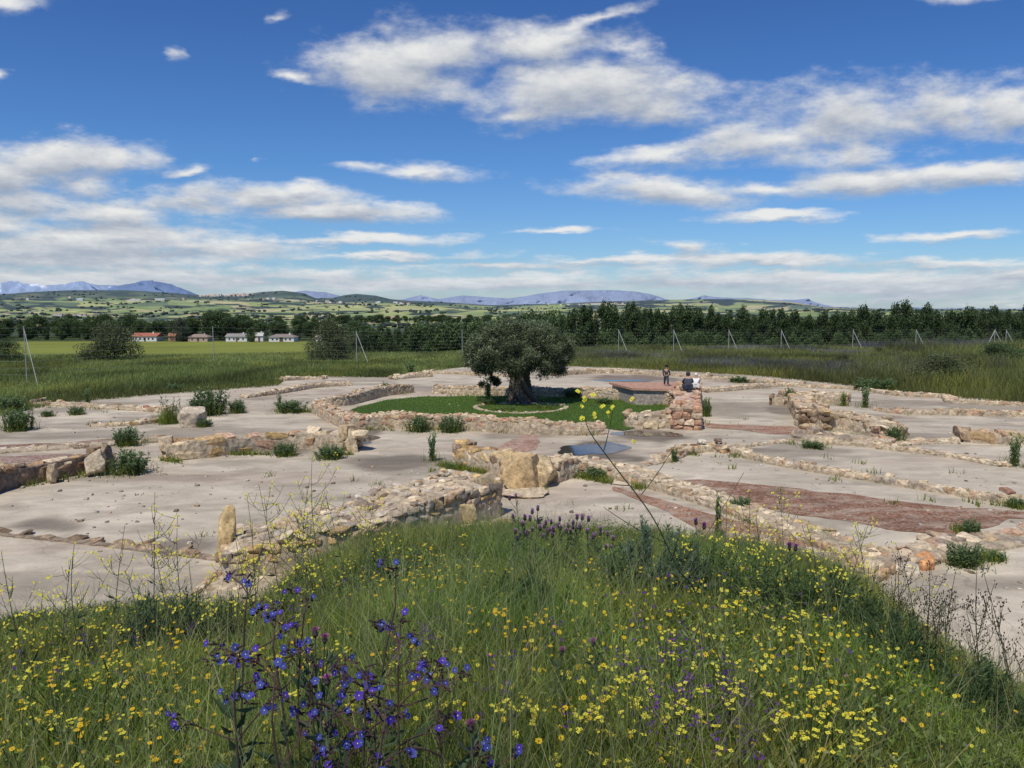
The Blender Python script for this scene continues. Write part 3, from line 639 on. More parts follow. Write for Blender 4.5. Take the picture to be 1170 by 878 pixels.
boulder('standing_stone','dark right face of the white triangular stone, its shade put into the colour',114,541,14,31,.5,(.30,.23,.17),-.3)  # shaded facet of the triangular stone, built as a separate darker stone
boulder('standing_stone','narrow upright tan stone in the brown left wall',55,554,9,24,.4,(.50,.42,.31),.2)
boulder('standing_stone','pale leaning end stone of the block wall left of centre',401,517,13,28,.5,(.58,.50,.37),.2,-.15)
boulder('boulder','large pale angular boulder beside the big dark green bush',213,489,30,22,1.1,(.58,.52,.43),.4)
boulder('standing_stone','thin dark upright stone at the end of the jagged right wall',932,492,6,30,.5,(.24,.19,.14),.1)
boulder('boulder','orange stone on the cobbled rim at the lower right',1063,652,26,17,.4,(.60,.33,.17),.2)
boulder('boulder','white rounded stone left of the orange stone',1040,658,28,16,.4,(.62,.58,.50),-.3)
boulder('loose_stone','small white stone lying on the humped footing',802,516,9,6,.25,(.68,.65,.58),.3,0,None,.24)
boulder('loose_stone','small dark stone lying right of the white one on the humped footing',821,515,9,5,.25,(.25,.2,.16),-.3,0,None,.28)
boulder('loose_stone','reddish pebble on the far end of the long cobble kerb',1155,574,10,6,.3,(.36,.22,.17),.2,0,None,.2)
boulder('boulder','pale block beneath the flat topped stub at the lawn opening',745,491,18,10,.3,(.58,.50,.34),0)
boulder('loose_stone','reddish stone by the scattered rubble at the far left',166,470,8,7,.35,(.42,.24,.18),.4)
boulder('loose_stone','cream cap block in front of the crouching dark figure',783,470,11,8,.6,(.56,.47,.33),.1,0,None,.84)
boulder('loose_stone','brown step stone on the near end of the pinkish wall',779,489,15,5,.4,(.42,.26,.18),.1,0,None,.88)
boulder('boulder','long pale stone in the rubble right of the red gravel',1085,620,30,8,.4,(.58,.53,.45),.1)

# ------------------------------------------------------------------ leaves and grass
def blades(P0, h, wd, ang, bend, col, seg=3):
    n = len(P0); d = np.stack([np.cos(ang), np.sin(ang)],1); sd = np.stack([-d[:,1], d[:,0]],1)
    fa = RNG.uniform(0, math.pi, n); sd = np.stack([np.cos(fa), np.sin(fa)],1)
    ks = np.linspace(0, 1, seg+1); V = []; K = []
    for k in ks:
        c = np.empty((n,3)); c[:,:2] = P0[:,:2]+d*(bend*h*k**2)[:,None]; c[:,2] = P0[:,2]+h*(k-.3*bend*k**2)
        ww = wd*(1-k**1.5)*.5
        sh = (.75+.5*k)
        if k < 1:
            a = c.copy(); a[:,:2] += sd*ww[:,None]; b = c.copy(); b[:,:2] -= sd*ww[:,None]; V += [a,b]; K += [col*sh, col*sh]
        else: V.append(c); K.append(col*sh)
    V = np.stack(V,1); K = np.stack(K,1); m = V.shape[1]; off = np.arange(n)[:,None]*m
    Q = np.concatenate([off+np.array([[2*i,2*i+1,2*i+3,2*i+2]]) for i in range(seg-1)]); T = off+np.array([[2*seg-2,2*seg-1,2*seg]])
    return V.reshape(-1,3), T, Q, K.reshape(-1,3)
def leaves(Pc, L, W_, dirv, col, fold=.25):
    n = len(Pc); dirv = dirv/(np.linalg.norm(dirv,axis=1)[:,None]+1e-9)
    r = RNG.normal(size=(n,3)); s = np.cross(dirv, r); s /= np.linalg.norm(s,axis=1)[:,None]+1e-9; nm = np.cross(dirv, s)
    L = L[:,None]; W_ = W_[:,None]
    V = np.stack([Pc, Pc+dirv*L*.45+s*W_*.5, Pc+dirv*L-nm*L*fold*.5, Pc+dirv*L*.45-s*W_*.5],1)
    K = np.repeat(col[:,None], 4, 1); Q = np.arange(n)[:,None]*4+np.array([[0,1,2,3]])
    return V.reshape(-1,3), Q, K.reshape(-1,3)
def pick(pal, n, var=.2):
    pal = np.array(pal); c = pal[RNG.integers(0, len(pal), n)]; return c*(1+RNG.uniform(-var,var,(n,1)))
GR = [(.18,.25,.028),(.24,.30,.035),(.11,.165,.022),(.31,.34,.055),(.15,.205,.036)]
# bank surface
xs = np.arange(-16,16.01,.12); ys = np.arange(-6,15,.12); X, Y = np.meshgrid(xs, ys)
bz, bq = bank_z(X.ravel(), np.maximum(Y.ravel(), 1e-3)); 
rr = np.hypot(X.ravel(), Y.ravel()); bz = np.where(Y.ravel() < 0.5, 2.95-.02*rr, bz)
nc = len(xs); i = (np.arange(len(ys)-1)[:,None]*nc+np.arange(nc-1)[None,:]).ravel(); Q = np.stack([i,i+1,i+nc+1,i+nc],1)
ok = bz > -.09; Q = Q[ok[Q].any(1)]
bc = np.array([.06,.062,.028])*(.6+.8*fbm(X.ravel()*2, Y.ravel()*2, 4, 3)[:,None])
bare = sst(.55,.75,fbm(X.ravel()*.9,Y.ravel()*.9,3,33))[:,None]; bc = bc*(1-bare*.5)+np.array([.09,.06,.04])*bare*.5
tag(link(bpy.data.objects.new('grassy_bank', mesh_np('grassy_bank', np.stack([X.ravel(),Y.ravel(),bz],1), None, Q, bc, M_vc('bank_soil',.95,0,.1,8,.4,.02,20), True))), kind='structure')
def scatter_bank(n, rmin, rmax, qmax=1.0, amax=.78, power=1.0):
    a = RNG.uniform(-amax, amax, n); r = rmin+(rmax-rmin)*RNG.uniform(0,1,n)**power
    x = np.sin(a)*r; y = np.cos(a)*r; z, q = bank_z(x, y); k = (q < qmax)&(y > .6)
    return x[k], y[k], z[k], q[k]
def bank_grass():
    parts = []
    for (n, r0, r1, pw, hh, ww, pal) in (
        (115000, 1.4, 6, 1.15, .32, .006, GR), (150000, 5, 13.5, 1.0, .28, .0095, GR),
        (30000, 1.4, 13.5, 1.1, .42, .005, [(.30,.33,.10),(.35,.35,.15),(.24,.29,.10)]),
        (12000, 1.4, 13.5, 1.0, .60, .0035, [(.34,.30,.15),(.28,.30,.14)]), (5000, 1.4, 13.5, 1.0, .70, .004, [(.20,.26,.09),(.26,.30,.12)])):
        x, y, z, q = scatter_bank(n, r0, r1, 1.0, .78, pw)
        pn = fbm(x*.55, y*.55, 3, 14); keep = RNG.uniform(0,1,len(x)) < .55+1.0*(pn-.3)
        x, y, z, q, pn = x[keep], y[keep], z[keep], q[keep], pn[keep]
        h = hh*(.35+1.1*pn)*RNG.uniform(.5,1.35,len(x))*(.72+.28*sst(0,.12,1-q))*1.15
        c = pick(pal, len(x), .3)*(.45+1.1*fbm(x*1.5, y*1.5, 3, 19)[:,None])
        c[:,0] *= 1+.5*(fbm(x*.8+9, y*.8, 2, 29)-.5)
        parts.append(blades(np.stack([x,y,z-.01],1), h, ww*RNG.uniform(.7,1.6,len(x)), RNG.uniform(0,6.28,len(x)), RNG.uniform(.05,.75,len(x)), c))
    # ground-hugging broad leaves and feathery forbs
    x, y, z, q = scatter_bank(150000, 1.4, 13, .99, .78, 1.1)
    pn = fbm(x*1.1, y*1.1, 3, 54); k = RNG.uniform(0,1,len(x)) < (pn-.3)*2; x, y, z, q = x[k], y[k], z[k], q[k]
    hgt = RNG.uniform(.03,.33,len(x))*(.5+.5*sst(0,.15,1-q)); dv = RNG.normal(size=(len(x),3)); dv[:,2] = np.abs(dv[:,2])*.8+.15
    V, Q, K = leaves(np.stack([x,y,z+hgt],1), RNG.uniform(.025,.075,len(x)), RNG.uniform(.008,.022,len(x)), dv, pick([(.17,.25,.045),(.23,.31,.055),(.11,.18,.035),(.25,.31,.12)], len(x), .3))
    mb = MB()
    for (V1,T1,Q1,K1) in parts: mb.add(V1, T1, Q1, K1)
    mb.add(V, None, Q, K)
    tag(mb.obj('meadow_grass', LEAF), 'dense green grass and herbs covering the flower bank in front', 'grass', None, 'stuff')
bank_grass()
def far_meadow():
    mb = MB(); n = 330000
    u = RNG.uniform(-.78,.78,n); b = np.interp(u, mth, mw[:,1]); e = edge_d(u)+4
    y = b+(e-b)*RNG.uniform(0,1,n)**1.1; x = u*y
    y = y+.5*(fbm(x*.5, y*.5, 3, 66)-.5)
    z = ground_z(x, y); pn = fbm(x*.12, y*.16, 4, 17); px = CX+u*F
    side = sst(560,700,px)[:,None]
    cl = pick([(.26,.30,.08),(.21,.26,.065),(.32,.34,.11),(.17,.22,.06)], n, .25); cr = pick([(.21,.215,.065),(.26,.235,.085),(.17,.20,.06),(.19,.23,.055)], n, .25)
    c = cl*(1-side)+cr*side; m = sst(.42,.62,fbm(x*.07+3, y*.12, 4, 23))[:,None]
    c = c*(1-m*.55)+c*np.array([.55,.62,.6])*m*.55
    yl = (sst(.62,.72,fbm(x*.25,y*.12,3,27))*(RNG.uniform(0,1,n)<.35))[:,None]; c = c*(1-yl)+np.array([.30,.29,.05])*yl
    pu = (sst(.50,.62,fbm(x*.11+40,y*.10,3,37))*sst(620,720,px)*(1-sst(1130,1170,px))*sst(2,8,y-b)*(RNG.uniform(0,1,n)<.38))[:,None]; c = c*(1-pu)+np.array([.13,.12,.21])*pu
    near = 1-sst(0,4,y-b); 
    c = c*np.clip(.15+1.7*fbm(x*.35, y*.16, 4, 47)[:,None],.35,1.5)*1.0; h = (.30+.5*pn)*RNG.uniform(.5,1.3,n)*(.75+.35*(1-near)); h = h*(1+.9*(u>.45)*sst(.5,.65,pn))*np.where(u<0,.72,1)
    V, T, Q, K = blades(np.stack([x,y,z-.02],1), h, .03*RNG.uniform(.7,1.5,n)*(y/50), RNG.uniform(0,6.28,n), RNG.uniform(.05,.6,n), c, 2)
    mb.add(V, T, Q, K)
    tag(mb.obj('tall_grass', LEAF), 'tall rough meadow grass beyond the courtyard with purple and yellow patches', 'grass', None, 'stuff')
far_meadow()
def lawn_grass():
    n = 60000; W = np.array([G(*p) for p in lawnpts]); x = RNG.uniform(W[:,0].min(), W[:,0].max(), n); y = RNG.uniform(W[:,1].min(), W[:,1].max(), n)
    ins = np.zeros(n, bool)
    for (a, b), (c, d) in zip(W, np.roll(W,-1,0)):
        cr = ((b > y) != (d > y)) & (x < (c-a)*(y-b)/(d-b+1e-12)+a); ins ^= cr
    x, y = x[ins], y[ins]; k = len(x)
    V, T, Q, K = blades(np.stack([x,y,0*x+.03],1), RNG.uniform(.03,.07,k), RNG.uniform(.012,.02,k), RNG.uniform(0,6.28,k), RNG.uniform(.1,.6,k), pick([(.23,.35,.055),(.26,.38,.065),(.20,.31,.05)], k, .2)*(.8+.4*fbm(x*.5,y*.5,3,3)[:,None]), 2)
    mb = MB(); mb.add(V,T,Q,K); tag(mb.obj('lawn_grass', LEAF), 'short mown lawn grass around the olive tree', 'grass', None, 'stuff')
lawn_grass()
def loose_chips():
    mb = MB(); n = 2300; px = RNG.uniform(-60,1230,n); py = 440+RNG.uniform(0,1,n)**1.2*250
    W = np.array([G(a,b) for a,b in zip(px,py)]); k = (meadow_y(W[:,0],W[:,1]) < 0)&(fbm(W[:,0]*.5,W[:,1]*.5,3,58) > .5); W = W[k]
    for (x, y) in W:
        r = random.choice([.012,.018,.025,.04])*random.uniform(.7,1.4); T = ST_LO[random.randrange(24)]*r*np.array([1,1,.55]); mb.add(T+np.array([x,y,r*.3]), None, SQ_LO, np.array(random.choice(PALE+GREY+BROWN[:3]))*.9)
    tag(mb.obj('loose_chips', STONE), 'small stone chips and crumbs scattered over the courtyard floor', 'gravel', None, 'stuff')
loose_chips()
def edge_weeds():                          # small weeds and crumbs of turf in the joints
    mb = MB(); segs = [((262,520),(400,520),900),((0,562),(120,540),250),((330,470),(360,472),300),((500,532),(575,545),700),((640,542),(740,560),900),((850,596),(960,620),350),((1060,572),(1170,582),450),((560,494),(690,498),250),((405,492),(560,492),350),((780,520),(850,523),300),((700,458),(765,466),500),((495,452),(700,457),700),((940,492),(1010,508),200),((180,525),(210,530),200),((100,486),(200,481),200),((40,466),(180,470),250),((805,486),(812,455),150),((900,508),(940,505),150),((1060,645),(1140,640),500),((1090,606),(1110,610),100),((430,452),(470,450),120)]
    for a, b, n in segs+[((random.uniform(0,1150),random.uniform(445,640)),)*2+(14,) for _ in range(60)]:
        q = RNG.uniform(0,1,n); px = a[0]+(b[0]-a[0])*q; py = a[1]+(b[1]-a[1])*q
        W = np.array([G(u,v) for u, v in zip(px,py)]); W += RNG.normal(size=W.shape)*.10; k = fbm(W[:,0]*1.3, W[:,1]*1.3, 3, 8) > .44; W = W[k]; n = len(W)
        if n == 0: continue
        V,T,Q,K = blades(np.column_stack([W, 0*W[:,0]]), RNG.uniform(.05,.26,n), RNG.uniform(.012,.03,n), RNG.uniform(0,6.28,n), RNG.uniform(.1,.8,n), pick(GR, n, .3), 2); mb.add(V,T,Q,K)
    tag(mb.obj('joint_weeds', LEAF), 'scattered small green weeds along the feet of the walls', 'weeds', None, 'stuff')
edge_weeds()
# ------------------------------------------------------------------ trees
def tree_proto(name, h, cw, n, shape, pal, leaf=.3, trunk=.12, base=.15, tcol=(.10,.085,.065), seed=0, flat=0):
    """an Empty with a tapered trunk and limbs and a crown of leaf clumps; height h, crown width cw"""
    rg = np.random.default_rng(seed); root = empty(name)
    tb = MB(); lean = rg.normal(size=2)*.02*h
    pts = [(lean[0]*q*q, lean[1]*q*q, h*.93*q) for q in np.linspace(0,1,7)]
    tb.tube(pts, [trunk*(1.25 if i==0 else 1-.13*i) for i in range(7)], 6, tcol)
    cl = []
    for k in range(int(14 if shape != 'bush' else 9)):
        a = rg.uniform(0,6.28); z0 = h*rg.uniform(base,.8); 
        prof = {'poplar':lambda q: (math.sin(math.pi*min(1,q*.85+.12))**.6)*.9, 'round':lambda q: math.sqrt(max(0,1-(2*q-1)**2)), 'bush':lambda q: math.sqrt(max(0,1-q*q))}[shape]
        q = (z0/h-base)/(1-base); r = cw*.5*prof(q)*rg.uniform(.5,.95); z1 = z0+h*(.12 if shape=='poplar' else .06)
        tb.tube([(0,0,z0*.92),(math.cos(a)*r*.5,math.sin(a)*r*.5,(z0+z1)/2),(math.cos(a)*r,math.sin(a)*r,z1)], [trunk*.35,trunk*.25,trunk*.1], 4, tcol)
    nc = 46 if shape == 'poplar' else 34
    cen = []; 
    for k in range(nc):
        q = rg.uniform(0,1); z = h*(base+(1-base)*q); r = cw*.5*prof(min(q,.999))*math.sqrt(rg.uniform(.15,1)); a = rg.uniform(0,6.28)
        cen.append((math.cos(a)*r, math.sin(a)*r, z, cw*rg.uniform(.12,.24)*(1 if shape!='poplar' else .9), rg.uniform(.65,1.3)))
    cen = np.array(cen); ci = rg.integers(0, nc, n); c = cen[ci]
    dv = rg.normal(size=(n,3)); dv /= np.linalg.norm(dv,axis=1)[:,None]; rad = rg.uniform(.35,1,n)[:,None]**.6*c[:,3:4]*(1+(.12 if shape == 'bush' else .25)*rg.normal(size=(n,1)))
    off = dv*rad; off[:,2] *= 1.5 if shape == 'poplar' else .8
    p = c[:,:3]+off; p[:,2] = np.clip(p[:,2], h*.02, None)
    global RNG; old = RNG; RNG = rg
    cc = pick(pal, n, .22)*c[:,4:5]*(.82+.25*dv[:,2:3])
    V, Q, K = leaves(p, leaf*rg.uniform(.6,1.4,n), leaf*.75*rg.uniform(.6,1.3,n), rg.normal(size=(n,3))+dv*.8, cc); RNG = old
    cb = MB(); cb.add(V, None, Q, np.clip(K,0,1))
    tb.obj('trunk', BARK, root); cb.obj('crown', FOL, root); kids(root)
    return root
DG = [(.07,.11,.042),(.09,.14,.05),(.05,.085,.036),(.12,.175,.065)]
MG = [(.11,.17,.055),(.13,.19,.065),(.09,.145,.05)]
GG = [(.11,.14,.09),(.13,.15,.10),(.09,.12,.08)]
BR = [(.14,.17,.07),(.17,.19,.08),(.11,.14,.06)]
protos = {
 'pop0': tree_proto('poplar_tree', 13, 3.6, 5200, 'poplar', DG, .34, .16, .08, seed=1),
 'pop1': tree_proto('poplar_tree', 13, 4.6, 6000, 'poplar', DG+MG[:1], .36, .17, .06, seed=2),
 'pop2': tree_proto('poplar_tree', 13, 2.8, 4200, 'poplar', DG, .32, .14, .05, seed=3),
 'rnd0': tree_proto('broadleaf_tree', 11, 9.5, 6000, 'round', DG+MG, .5, .26, .14, seed=4),
 'rnd1': tree_proto('broadleaf_tree', 11, 8, 6000, 'round', MG, .45, .22, .10, seed=5),
 'rnd2': tree_proto('broadleaf_tree', 11, 12, 7000, 'round', DG, .55, .3, .2, seed=6),
 'gry': tree_proto('broadleaf_tree', 9, 8, 6000, 'round', GG, .4, .2, .06, seed=7),
 'bsh0': tree_proto('bush', 3, 4.5, 11000, 'bush', MG+DG, .13, .07, .0, seed=8),
 'bsh1': tree_proto('bush', 3, 5, 11000, 'bush', BR, .13, .07, .0, seed=9)}
used = {}
def plant_tree(kind, x, y, ztop, label, group=None, cat='tree', wsc=1.0, rz=None, sink=0.0):
    o = protos[kind]; zg = float(ground_z(x, y))-sink; H0 = 3 if kind.startswith('bsh') else 9 if kind == 'gry' else 11 if kind.startswith('rnd') else 13
    h = ztop-zg; s = h/H0
    if kind in used: o = copy_tree(o)
    used[kind] = 1
    o.location = (x, y, zg); o.rotation_euler.z = random.uniform(0,6.28) if rz is None else rz
    o.scale = (s*wsc, s*wsc, s); return tag(o, label, cat, group)
# right-hand poplar belt
TOPR = [(560,372),(600,366),(625,368),(645,360),(660,354),(690,352),(730,355),(760,357),(800,356),(850,358),(900,360),(945,362),(962,358),(1000,357),(1050,357),(1100,358),(1140,358),(1160,355),(1250,353),(1400,355)]
tx_ = [a for a,b in TOPR]; ty_ = [b for a,b in TOPR]
for row, (d0, n, dy) in enumerate(((158, 96, 0), (170, 70, 3), (184, 50, 4))):
    for k in range(n):
        px = 640+(1360-640)*(k+random.uniform(.1,.9))/n; d = d0+random.uniform(-4,4)
        if row and px < 660: continue
        x, y, zt = P(px, np.interp(px, tx_, ty_)+dy+random.choice([random.gauss(1,2.0), random.gauss(-2,3), random.gauss(6,3), random.gauss(9,4)]), d)
        plant_tree(random.choice(['pop0','pop1','pop0','pop1','pop2']), x, y, zt, 'dark green poplar in the dense belt behind the right meadow', 'poplars in the belt behind the right meadow', wsc=random.uniform(.5,.9))
for k in range(46):                        # lighter understorey in front of the belt
    px = 560+(1330-560)*(k+random.uniform(.1,.9))/46; d = random.uniform(128,142)+ (8 if px > 700 else 24)
    x, y, zt = P(px, random.uniform(381,392), d)
    plant_tree(random.choice(['rnd1','rnd1','rnd0']), x, y, zt, 'mid green rounded tree in front of the poplar belt', 'low trees along the foot of the poplar belt', wsc=random.uniform(.5,.75))
for k in range(52):                        # centre belt
    row = k%2; px = 398+(655-398)*(k//2+random.uniform(.1,.9))/26; d = (205 if row else 185)+random.uniform(-8,8)
    x, y, zt = P(px, np.interp(px,[398,450,480,540,600,655],[377,373,371,369,364,360])+random.uniform(-2,7)+(0 if row else 5), d)
    plant_tree(random.choice(['pop0','pop1','rnd1','rnd0','pop1','pop0']), x, y, zt, 'mid green riverside tree left of the poplar belt', 'riverside trees behind the olive tree', wsc=random.uniform(.6,.9))
TOPL = [(-200,364),(0,366),(60,362),(110,360),(160,363),(200,368),(225,362),(250,357),(275,362),(300,365),(330,360),(350,361),(380,367),(400,368),(430,370)]
for k in range(84):
    row = k%3; px = -120+(425+120)*(k//3+random.uniform(.1,.9))/28; d = (428,450,475)[row]+random.uniform(-8,8)
    x, y, zt = P(px, np.interp(px,[a for a,b in TOPL],[b for a,b in TOPL])+random.uniform(-1.5,4)+(4,1,0)[row], d)
    plant_tree(random.choice(['rnd0','rnd2','rnd1','rnd0','pop1']), x, y, zt, 'dark tree in the wood behind the bright green field', 'trees behind the bright green field', wsc=random.uniform(.8,1.2))
for k in range(46):                        # tree line on the first rise
    px = 375+(560-375)*(k+random.uniform(0,1))/46; d = random.uniform(760,900)
    x, y, zt = P(px, random.uniform(360,364.5), d)
    plant_tree(random.choice(['rnd0','rnd2']), x, y, zt, 'small dark tree on the first rise beyond the river trees', 'hedge trees on the first rise', wsc=random.uniform(.8,1.2), sink=0)
x,y,zt = P(129,376,69); plant_tree('bsh1', x, y, zt, 'big round brownish green bush at the edge of the bright field', None, 'bush', .95, sink=.3)
x,y,zt = P(380,373,71); plant_tree('bsh1', x, y, zt, 'tall brownish bush left of the fence post near the olive', None, 'bush', .75, sink=.4)
x,y,zt = P(4,391,66); plant_tree('bsh0', x, y, zt, 'dark rounded bush at the far left edge of the meadow', None, 'bush', 1.0)
x,y,zt = P(205,366,402); plant_tree('gry', x, y, zt, 'pale grey green tree between the first two houses', None, 'tree', 1.0)
x,y,zt = P(287,375,398); plant_tree('rnd1', x, y, zt, 'round green tree in front of the white houses', None, 'tree', .95)
x,y,zt = P(250,358,420); plant_tree('rnd2', x, y, zt, 'tallest dark tree behind the hipped roof house', None, 'tree', 1.0)
for (px, py, d, ws, lab) in [(1080,411,44,1.1,'purplish bush in the right meadow near the courtyard corner'),(962,405,66,.8,'purplish bush in the middle of the right meadow'),(1005,398,82,.7,'small purplish bush near the right fence'),(1030,408,60,1.0,'low spreading purplish bush right of the middle one'),(1140,396,62,1.2,'broad green bush mass at the right edge of the meadow')]:
    x,y,zt = P(px,py,d); plant_tree('bsh1' if ws != 1.2 else 'bsh0', x, y, zt, lab, None, 'bush', ws*1.3, sink=.1)
# far woods on the hills: nobody could count them
def far_wood():
    mb = MB(); n = 5200; px = RNG.uniform(-40,1210,n); D = np.exp(RNG.uniform(math.log(620), math.log(2650), n))
    k = fbm(px*.03, np.log(D)*22, 4, 51)+.12*sst(2000,2600,D)*(px<520) > .565; px, D = px[k], D[k]; n = len(px)
    x = (px-CX)/F*D; z = ground_z(x, D); V0, Q0 = cube_grid(2); jj = RNG.uniform(.6,1.5,n); V0 = V0/np.linalg.norm(V0,axis=1)[:,None]
    r = RNG.uniform(1.2,3.6,n)
    V = V0[None]*r[:,None,None]*RNG.uniform(.7,1.25,(n,len(V0),1)); V[...,0] *= jj[:,None]*1.2; V[...,2] *= .7; V = V+np.stack([x,D,z+r*.5],1)[:,None]
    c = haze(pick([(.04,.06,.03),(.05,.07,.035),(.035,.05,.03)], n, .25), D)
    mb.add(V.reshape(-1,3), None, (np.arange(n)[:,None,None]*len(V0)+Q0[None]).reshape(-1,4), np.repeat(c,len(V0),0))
    tag(mb.obj('far_woodland', FOL, None, True), 'dark far-off woods and hedges scattered over the hills', 'woods', None, 'stuff')
far_wood()
# ------------------------------------------------------------------ olive tree
def olive():
    bx, by = G(593,461); root = empty('olive_tree', (bx,by,.03)); tag(root, 'old olive tree with thick twisted trunk and rounded grey green crown on the lawn', 'olive tree')
    s = by/F                                   # metres per photo pixel here
    tb = MB(); n = 40; rows = 34; V = []; K = []; ht = 40*s
    for j in range(rows):
        q = j/(rows-1); z = ht*q-.1
        r = s*(10+8.5*(1-q)**2.4+3*max(0,q-.8)*4)
        cx = s*(5*(1-q)**1.5-1.0*q); 
        for i in range(n):
            a = 2*math.pi*i/n; tw = a+q*1.7
            rid = .12*math.sin(5*tw+1.3)+.08*math.sin(9*tw+2)+.06*math.sin(17*tw-3*q)+.05*(random.random()-.5)
            rr_ = r*(1+rid*(1+.5*(1-q)))
            V.append((cx+rr_*math.cos(a), rr_*math.sin(a)*.85, z)); g = .5+2.4*max(0,rid+.14); K.append((.135*g,.115*g,.09*g))
    i = np.arange(rows-1)[:,None]*n+np.arange(n)[None,:]; i2 = np.arange(rows-1)[:,None]*n+(np.arange(n)+1)[None,:]%n
    tb.add(V, None, np.stack([i,i2,i2+n,i+n],-1).reshape(-1,4), np.array(K))
    tips = []
    for k in range(13):                        # limbs
        a = k*2.4; rr_ = s*random.uniform(28,52); z1 = ht+s*random.uniform(4,40)
        p = [(-s+math.cos(a)*s*6, math.sin(a)*s*6, ht*.9), (math.cos(a)*rr_*.45, math.sin(a)*rr_*.45, ht+(z1-ht)*.6), (math.cos(a)*rr_, math.sin(a)*rr_, z1)]
        tb.tube(smoothpts(p,4), np.linspace(s*4.5, s*.9, 9), 7, (.13,.11,.085)); tips.append(p[2])
    tb.obj('trunk', M_vc('olive_bark', .95, 0, .15, 14, .5, .04, 16), root, True)
    # crown
    rg = np.random.default_rng(3); cl = []
    W_, H_ = 70*s, 64*s
    for k in range(330):
        th = rg.uniform(0,2*math.pi); q = rg.uniform(-.26,1); rq = math.sqrt(max(0,1-max(q,0)**2.3))*(1 if q > 0 else 1+q*.9)
        rad = rg.uniform(.45,1)**.5; cr = s*rg.uniform(4,9.5)
        cl.append((math.cos(th)*(W_-cr)*rq*rad, math.sin(th)*(W_-cr)*.9*rq*rad, 48*s+(q*45*s if q > 0 else q*44*s)*(.35+.65*rad), cr, rg.uniform(.6,1.4)))
    for k in range(5):
        th = rg.uniform(2.6,3.9) if k < 6 else rg.uniform(-.8,.6); cl.append((math.cos(th)*s*rg.uniform(25,46), math.sin(th)*s*30, s*rg.uniform(20,28), s*rg.uniform(2.5,4), .9))
    cl = np.array(cl); N = 100000; c = cl[rg.integers(0,len(cl),N)]
    dv = rg.normal(size=(N,3)); dv /= np.linalg.norm(dv,axis=1)[:,None]; p = c[:,:3]+dv*c[:,3:4]*rg.uniform(.2,1.1,N)[:,None]
    global RNG; old = RNG; RNG = rg
    col = pick([(.13,.17,.07),(.19,.235,.12),(.09,.125,.05),(.28,.32,.20)], N, .25)*c[:,4:5]*(.8+.35*dv[:,2:3])  # lighter on the upper side of clumps: sunlit leaves painted into the colour
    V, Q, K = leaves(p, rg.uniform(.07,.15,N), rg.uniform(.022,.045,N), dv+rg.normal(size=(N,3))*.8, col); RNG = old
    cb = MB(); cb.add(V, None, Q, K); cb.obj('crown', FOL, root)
olive()
# ring of loose stones and plants at the foot of the olive
rng_pts = [(545+52*math.cos(a)+50, 466+ (7 if math.sin(a) > 0 else 4)*math.sin(a)) for a in np.linspace(0,2*math.pi,30)]
wall('stone_ring','low ring of small stones around the foot of the olive tree',rng_pts[:-2],.25,[2]*28,.14,GREY+PALE,'stone ring',None,front=False,dens=.4)

# ------------------------------------------------------------------ leafy plants
def tuft_proto(name, kind, seed):
    """a leafy weed about 1 m wide and 0.6 m high: stems and leaves"""
    rg = np.random.default_rng(seed); root = empty(name); st = MB(); lf = MB(); ns = {'bushy':60,'tall':14,'grassy':26}[kind]
    Pp=[]; D=[]; 
    for k in range(ns):
        a = rg.uniform(0,6.28); r = rg.uniform(0,.32); b = rg.uniform(.0,.5); h = rg.uniform(.28,.62)*(1-.6*r) if kind!='tall' else rg.uniform(.4,.75)
        if kind == 'tall': r *= .35; b *= .3
        p0 = np.array([math.cos(a)*r, math.sin(a)*r, 0]); p2 = p0+np.array([math.cos(a)*b*h, math.sin(a)*b*h, h]); p1 = (p0+p2)/2+np.array([0,0,.05])
        st.tube([p0,p1,p2], [.006,.005,.002], 4, (.07,.09,.035), False)
        for q in np.linspace(.12,1,13 if kind!='grassy' else 5):
            for _ in range(2):
                Pp.append(p0+(p2-p0)*q+np.array([0,0,.04*q*(1-q)*4])); D.append(rg.normal(size=3)+np.array([0,0,.45]))
    n = len(Pp); global RNG; old=RNG; RNG=rg
    L = {'bushy':.085,'tall':.10,'grassy':.08}[kind]
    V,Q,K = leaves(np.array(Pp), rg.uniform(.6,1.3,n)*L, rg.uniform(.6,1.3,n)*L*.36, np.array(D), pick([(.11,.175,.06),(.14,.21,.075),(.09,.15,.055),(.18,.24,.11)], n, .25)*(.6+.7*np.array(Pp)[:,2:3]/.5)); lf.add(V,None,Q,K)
    m = {'bushy':300,'tall':120,'grassy':650}[kind]
    V,T,Q,K = blades(np.column_stack([rg.normal(size=(m,2))*.2, np.zeros(m)]), rg.uniform(.12,.45,m), rg.uniform(.006,.014,m), rg.uniform(0,6.28,m), rg.uniform(.2,.9,m), pick(GR,m,.3)); lf.add(V,T,Q,K); RNG=old
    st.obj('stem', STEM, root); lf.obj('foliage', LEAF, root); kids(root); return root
TP = [tuft_proto('leafy_weed','bushy',21), tuft_proto('leafy_weed','bushy',22), tuft_proto('upright_weed','tall',23), tuft_proto('grass_tuft','grassy',24)]
tused = set()
def tuft(k, px, py, wpx, hpx, label, z=0.0):
    o = TP[k]; 
    if k in tused: o = copy_tree(o)
    tused.add(k); x, y = G(px, py, z); s = y/F
    o.location = (x, y, z); o.rotation_euler.z = random.uniform(0,6.28); wq = wpx*s/.95*(1.9 if k == 2 else 1); o.scale = (wq, wq, hpx*s/.60)
    tag(o, label, ('weed','weed','weed','grass tuft')[k])
